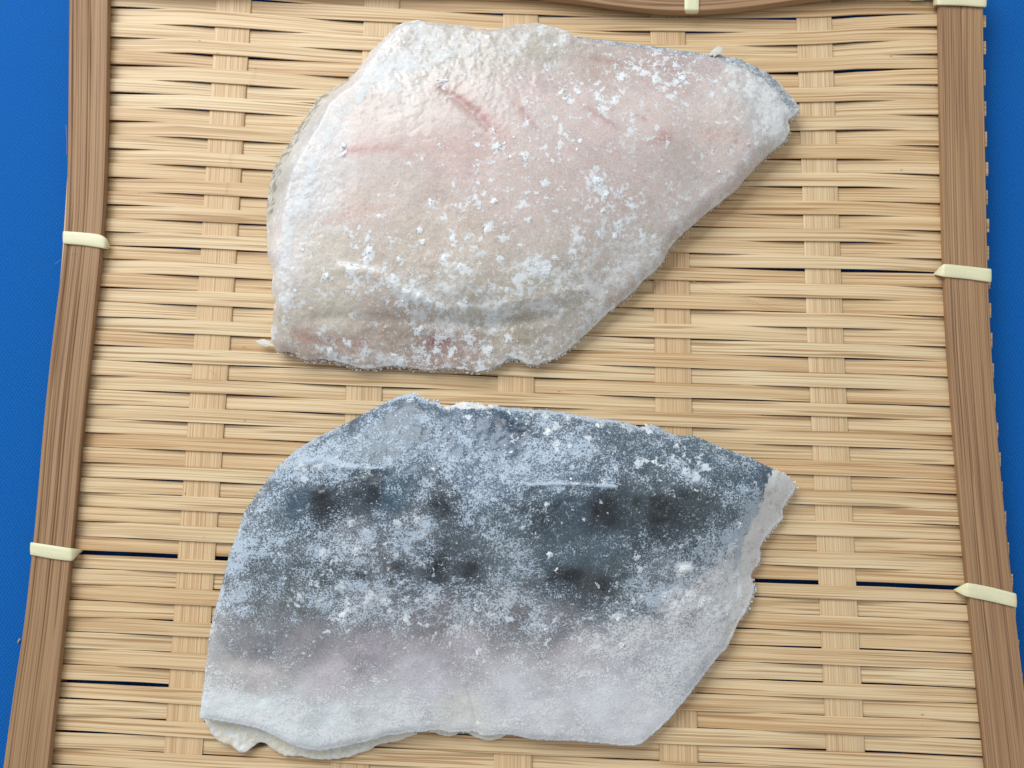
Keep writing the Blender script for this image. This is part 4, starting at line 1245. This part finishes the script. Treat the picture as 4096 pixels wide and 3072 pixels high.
    fp = mmxy([(900, 880), (760, 930), (830, 920), (1000, 920), (1090, 915), (1150, 900), (1250, 930), (1200, 960), (1350, 930), (1420, 960), (1500, 980), (1480, 1010), (1600, 1010), (1560, 1040), (1640, 1040), (1050, 980), (900, 980), (1000, 1040), (1150, 1030), (1300, 1030), (1400, 1050),
               (640, 1000), (700, 990), (600, 1060), (550, 1120), (650, 1080), (700, 1080), (740, 1060), (810, 1065), (860, 1080), (900, 1120), (800, 1130), (960, 1100), (1000, 1130), (1100, 1120), (1170, 1130), (1300, 1100), (1380, 1080), (1440, 1120), (1500, 1090), (1560, 1120),
               (520, 1180), (560, 1160), (700, 1190), (620, 1200), (600, 1240), (780, 1190), (900, 1210), (950, 1220), (1000, 1230), (880, 1180), (1080, 1180), (1110, 1230), (1220, 1240), (1320, 1200), (1300, 1270), (1400, 1200), (1480, 1230), (1440, 1220), (1530, 1180), (1570, 1230), (1600, 1200), (1550, 1280), (1470, 1290), (1420, 1310), (1380, 1280),
               (500, 1260), (480, 1320), (640, 1290), (740, 1320), (800, 1290), (860, 1340), (930, 1290), (1000, 1300), (1060, 1310), (1150, 1320), (1220, 1300), (1300, 1340), (1400, 1350), (1500, 1340), (1540, 1360), (540, 1380), (650, 1390), (760, 1400), (900, 1400), (1050, 1400), (1180, 1390),
               (1300, 1410), (1450, 1400), (480, 1440), (560, 1460), (700, 1460), (900, 1480), (1100, 1490), (1300, 1500), (1450, 1480), (480, 1540), (600, 1570), (700, 1590), (850, 1560), (1000, 1550), (1200, 1560), (1350, 1580), (1625, 1100), (1600, 1170), (1585, 1220), (1585, 1290), (1560, 1350), (1640, 1070), (1530, 1250), (1500, 1310)], zc)
    fv = np.array([.52, .46, .48, .5, .24, .52, .52, .54, .36, .34, .40, .50, .44, .46, .36, .52, .52, .54, .52, .52, .42,
                   .70, .62, .44, .50, .34, .16, .48, .18, .34, .58, .52, .28, .46, .36, .28, .10, .14, .10, .10, .34,
                   .64, .52, .56, .46, .40, .56, .44, .24, .26, .54, .40, .44, .20, .30, .18, .38, .72, .42, .52, .66, .72, .72, .60, .66, .44,
                   .62, .58, .46, .58, .60, .44, .56, .52, .48, .44, .36, .42, .56, .66, .62, .18, .14, .16, .24, .34, .40,
                   .52, .56, .40, .24, .26, .32, .42, .46, .58, .70, .66, .58, .56, .50, .46, .44, .75, .85, .85, .85, .8, .6, .7, .75])
    frost = shep(fp, fv[:, None], XY, 1.5, 1.8)[:, 0]
    frost = frost + 0.75 * (fbm(x / 4.2, y / 3.0, 161, 5, 0.6) - 0.5) + 0.2 * (fbm(x / 1.1, y / 0.9, 162, 3, 0.6) - 0.5) + 0.02 + 0.10 * smooth(1.5, 0, f.d) + 0.5 * ridge - 0.22 * dk - 0.13 * band + 0.03
    toprim = np.exp(-(f.d / 0.9) ** 2) * smooth(0, 1, streak([(870, 858, 3, 1), (960, 880, 3, 1), (1180, 890, 3, 1), (1430, 930, 3, 1)], XY, 7))
    frost = frost + 0.5 * toprim
    frost[flesh] = 0.80 + 0.9 * (fbm(x[flesh] / 1.8, y[flesh] / 1.8, 163, 4) - .5)
    frost = np.clip(frost, 0, 0.95)
    f.H = f.H + 0.14 * smooth(0.5, 0.8, frost) * fbm(x / 0.6, y / 0.6, 165, 2)
    kp = mmxy([(800, 920), (1000, 920), (1200, 930), (1400, 990), (1550, 1010), (650, 1030), (700, 1080), (850, 1080), (800, 1130), (1000, 1110), (1150, 1080), (1300, 1090), (1430, 1110), (1550, 1110), (560, 1160), (700, 1200), (900, 1220), (1150, 1190), (1250, 1240), (1400, 1200), (1480, 1230), (1580, 1230), (1540, 1310), (1420, 1290),
               (600, 1280), (740, 1320), (880, 1330), (1050, 1320), (1180, 1350), (1330, 1340), (1450, 1360), (550, 1390), (800, 1400), (1040, 1400), (1250, 1420), (1400, 1430), (600, 1500), (1000, 1500), (1350, 1550), (700, 1600)], zc)
    kv = np.array([.35, .4, .62, .6, .5, .5, .2, .25, .5, .3, .3, .12, .08, .35, .4, .5, .35, .4, .25, .4, .85, .9, .9, .75,
                   .5, .75, .7, .62, .62, .66, .55, .2, .2, .45, .45, .5, .15, .15, .1, .15])
    fleck = np.clip(shep(kp, kv[:, None], XY, 2.5, 1.6)[:, 0] - 0.14 + 0.9 * (fbm(x / 5, y / 5, 168, 3) - .5), 0, 1)
    fleck[flesh] = 0.7
    cl = [(1183, 932, 1.1, 60), (1195, 920, 1.0, 40), (1205, 960, .9, 35), (1230, 970, .9, 35), (1270, 950, 1.1, 40), (1380, 1000, 1.2, 50), (1415, 998, .9, 30), (1360, 930, .9, 30), (1480, 1020, 1.3, 60), (1500, 1030, 1.2, 40), (1520, 1010, 1.2, 40), (1475, 1230, 1.9, 150), (1490, 1225, 1.6, 80), (1380, 1225, 1.1, 40), (1375, 1200, .9, 30), (1560, 1250, 2.0, 100), (1580, 1220, 1.8, 80), (1530, 1300, 2.0, 110), (1500, 1290, 1.8, 80),
          (1460, 1310, 1.5, 60), (1440, 1290, 1.6, 60), (1290, 1265, .8, 15), (745, 1325, 1.3, 60), (735, 1340, 1.0, 40), (875, 1335, 1.1, 50), (880, 1345, .9, 40), (800, 1290, 1.4, 50), (825, 1300, 1.2, 50), (930, 1290, 1.2, 40), (640, 1290, 1.2, 30), (1030, 1410, .9, 30), (1020, 1350, 1.1, 40), (1060, 1330, 1.2, 40), (1100, 1340, 1.0, 30), (1180, 1390, .9, 30), (1195, 1345, .8, 25), (1335, 1335, 1.2, 40), (1350, 1400, 1.2, 40), (1290, 1400, 1.1, 30),
          (1185, 1195, 1.0, 40), (1160, 1155, .9, 25), (1200, 1235, .7, 20), (1235, 1100, .5, 16), (1180, 1090, .8, 18), (1330, 1010, 1.0, 40), (1300, 1040, 1.0, 40), (1240, 1050, 1.0, 40), (760, 1130, 1.2, 40), (900, 1120, 1.2, 40), (860, 1130, 1.2, 40), (770, 1190, 1.3, 40), (700, 1195, 1.4, 50), (600, 1200, 1.0, 25), (690, 1010, 1.6, 60), (650, 1010, 1.4, 60), (740, 1012, 1.2, 50), (800, 1014, 1.0, 40), (660, 1040, 1.2, 40)]
    cl += [(885, 858, .8, 60), (900, 856, .7, 60), (948, 873, .8, 60), (1012, 874, .7, 60), (1035, 880, .7, 50), (1100, 888, .6, 50), (1150, 892, .6, 40), (1180, 894, .7, 50), (1225, 900, .7, 50), (1300, 911, .7, 50), (1345, 918, .7, 50), (1405, 926, .9, 60),
           (1600, 1130, 1.2, 60), (1590, 1180, 1.3, 60), (1600, 1250, 1.3, 60), (1585, 1330, 1.2, 60), (1615, 1290, 1.2, 60)]
    clump = clump_field(f, cl, 12, 205)
    fleck = fleck + 1.7 * clump
    f.H = f.H + 0.12 * smooth(0.3, 0.8, clump) * (0.4 + 1.2 * fbm(x / 0.7, y / 0.7, 207, 2))
    fish_mesh(f, lo_, [('flesh', cut & f.ins, "pale frosted cut face at the right end"), ('flesh', topf & f.ins, "thin sliver of pale flesh on the far rim"), ('skin', None, None)], [M_FLESH, M_FLESH, M_SKIN], np.clip(tint, 0.004, 0.95), frost, fleck)
    bellyline = smooth(0, 1, (shep(mmxy([(500, 1400), (1000, 1430), (1450, 1400), (500, 1250), (1000, 1250), (1450, 1200), (800, 1000), (700, 1560), (1300, 1560)], 9), np.array([.2, .2, .3, 1, 1, 1, 1, .15, .15])[:, None], XY, 3, 2)[:, 0]))
    dens = np.clip(frost - 0.2, 0.02, 1) ** 1.8 * (0.12 + fbm(x / 1.8, y / 1.8, 167, 4, .65) ** 3 * 8) * bellyline
    dens = dens * (1 + 2 * flesh)
    p1, s1 = scatter(f, 5000, dens, 15, 0.06, 0.22)
    p2, s2 = clusters(f, [(a, b, c_ * .8, max(3, int(d_ * .12))) for a, b, c_, d_ in cl], 19, 12)
    r = np.random.default_rng(33)
    k = r.integers(0, len(f.R), 1300)
    wgt = r.random(1300) < np.clip(f.R[k, 4] - 0.25, 0, 1)
    k = k[wgt]
    n = len(k)
    rim = np.concatenate([f.R[k, :2] + r.normal(0, 0.2, (n, 2)), (f.R[k, 2] * r.uniform(0.7, 1.04, n))[:, None]], 1)
    rs = r.uniform(0.14, 0.55, n) * np.clip(f.R[k, 4] - 0.2, .3, 1.4)
    flakes('frost_grains', lo_, np.concatenate([p1, p2, rim]), np.concatenate([s1, s2, rs]), M_FROST, 22, tilt=0.3)
    for i, (a, b, w, h, ro, z) in enumerate([(1478, 1228, 3.4, 2.2, .2, 10), (1183, 930, 1.6, 1.4, .3, 13), (740, 1328, 2.0, 1.5, .2, 9), (878, 1338, 1.6, 1.3, .3, 9), (755, 1304, .9, .7, .1, 9), (1290, 920, 1.0, 1.6, .5, 10), (1032, 1412, 1.0, 1.0, 0, 8), (1185, 1197, 1.2, 1.4, .2, 13), (1335, 1338, 1.2, 1.2, .3, 9),
                                             (1203, 1228, .7, .7, 0, 12), (1232, 1035, .7, .8, 0, 15), (1410, 998, 1.0, 1.0, .2, 13), (1178, 1358, .8, .8, .1, 8), (1365, 1318, .9, .7, 0, 9), (900, 852, 1.2, 1.2, .3, 6.8), (1046, 872, 1.6, 1.2, .3, 6.8)]):
        plate(f, lo_, a, b, w, h, ro, 300 + i, z, lift=0.06)

    # clear glaze running out under the lower rim
    def glaze(outl, seed):
        g = fish_surface([(a, b, 1.3, 1.0, 1.5) for a, b in outl], [(a, b, 2.0) for a, b in outl[::3]] + [(np.mean([q[0] for q in outl]), np.mean([q[1] for q in outl]), 2.4)], seed, step=0.3, blur=1)
        g.H = g.H + 0.9 * (fbm(g.XY[:, 0] / 1.6, g.XY[:, 1] / 1.6, seed, 4, .65) - .5)
        t = np.tile(lin(240, 230, 208), (len(g.XY), 1))
        fish_mesh(g, lo_, [('ice_glaze', None, None)], [M_GLAZE], t, 0.30 + 0.5 * (fbm(g.XY[:, 0] / 2, g.XY[:, 1] / 2, seed + 3, 3) - .5) + 0.28 + 0.25 * smooth(0.8, 0, g.d))
    glaze([(440, 1545), (452, 1580), (470, 1598), (500, 1612), (515, 1624), (540, 1622), (562, 1604), (590, 1618), (620, 1632), (665, 1637), (700, 1641), (750, 1638), (795, 1622), (822, 1608), (870, 1598), (905, 1582), (860, 1560), (700, 1580), (560, 1540)], 401)
    glaze([(915, 1575), (945, 1586), (975, 1592), (1000, 1582), (1018, 1590), (1050, 1598), (1090, 1592), (1095, 1570), (1000, 1560), (930, 1560)], 402)


lower()

# ---------------- loose crumbs
chip = plate(None, None, 1553, 1391, 2.0, 1.7, 0.4, 501, 1.5, M_ICE, 'ice_chip', 0.5)
chip['label'] = "tiny clear ice chip on the tray just right of the dark fish piece"
chip['category'] = "ice chip"


def splinter(x, y, L, w, rot, label):
    c = P(x, y, CLOTH_Z + 0.0006)
    n = 6
    t = np.linspace(-0.5, 0.5, n)
    V = []
    for q, (a, b) in enumerate([(-.5, 0), (0, .5), (.5, 0), (0, -.4)]):
        ww = w * (1 - 1.5 * t ** 2)
        V.append(np.stack([t * L, a * ww, b * ww * .8 + 0.1 * w], 1))
    V = np.stack(V, 1).reshape(-1, 3)
    cr, sr = math.cos(rot), math.sin(rot)
    V[:, :2] = V[:, :2] @ np.array([[cr, sr], [-sr, cr]])
    V += c
    F = [[i * 4 + q, i * 4 + (q + 1) % 4, i * 4 + 4 + (q + 1) % 4, i * 4 + 4 + q] for i in range(n - 1) for q in range(4)]
    F += [[3, 2, 1, 0], [(n - 1) * 4 + q for q in range(4)]]
    o = mesh_obj('wood_splinter', V, F, M_STRIP, uv=V[:, :2])
    o['label'] = label
    o['category'] = "splinter"


splinter(76, 2563, 0.0012, 0.0005, 1.1, "tiny pale wood splinter on the blue cloth near the lower left tie")
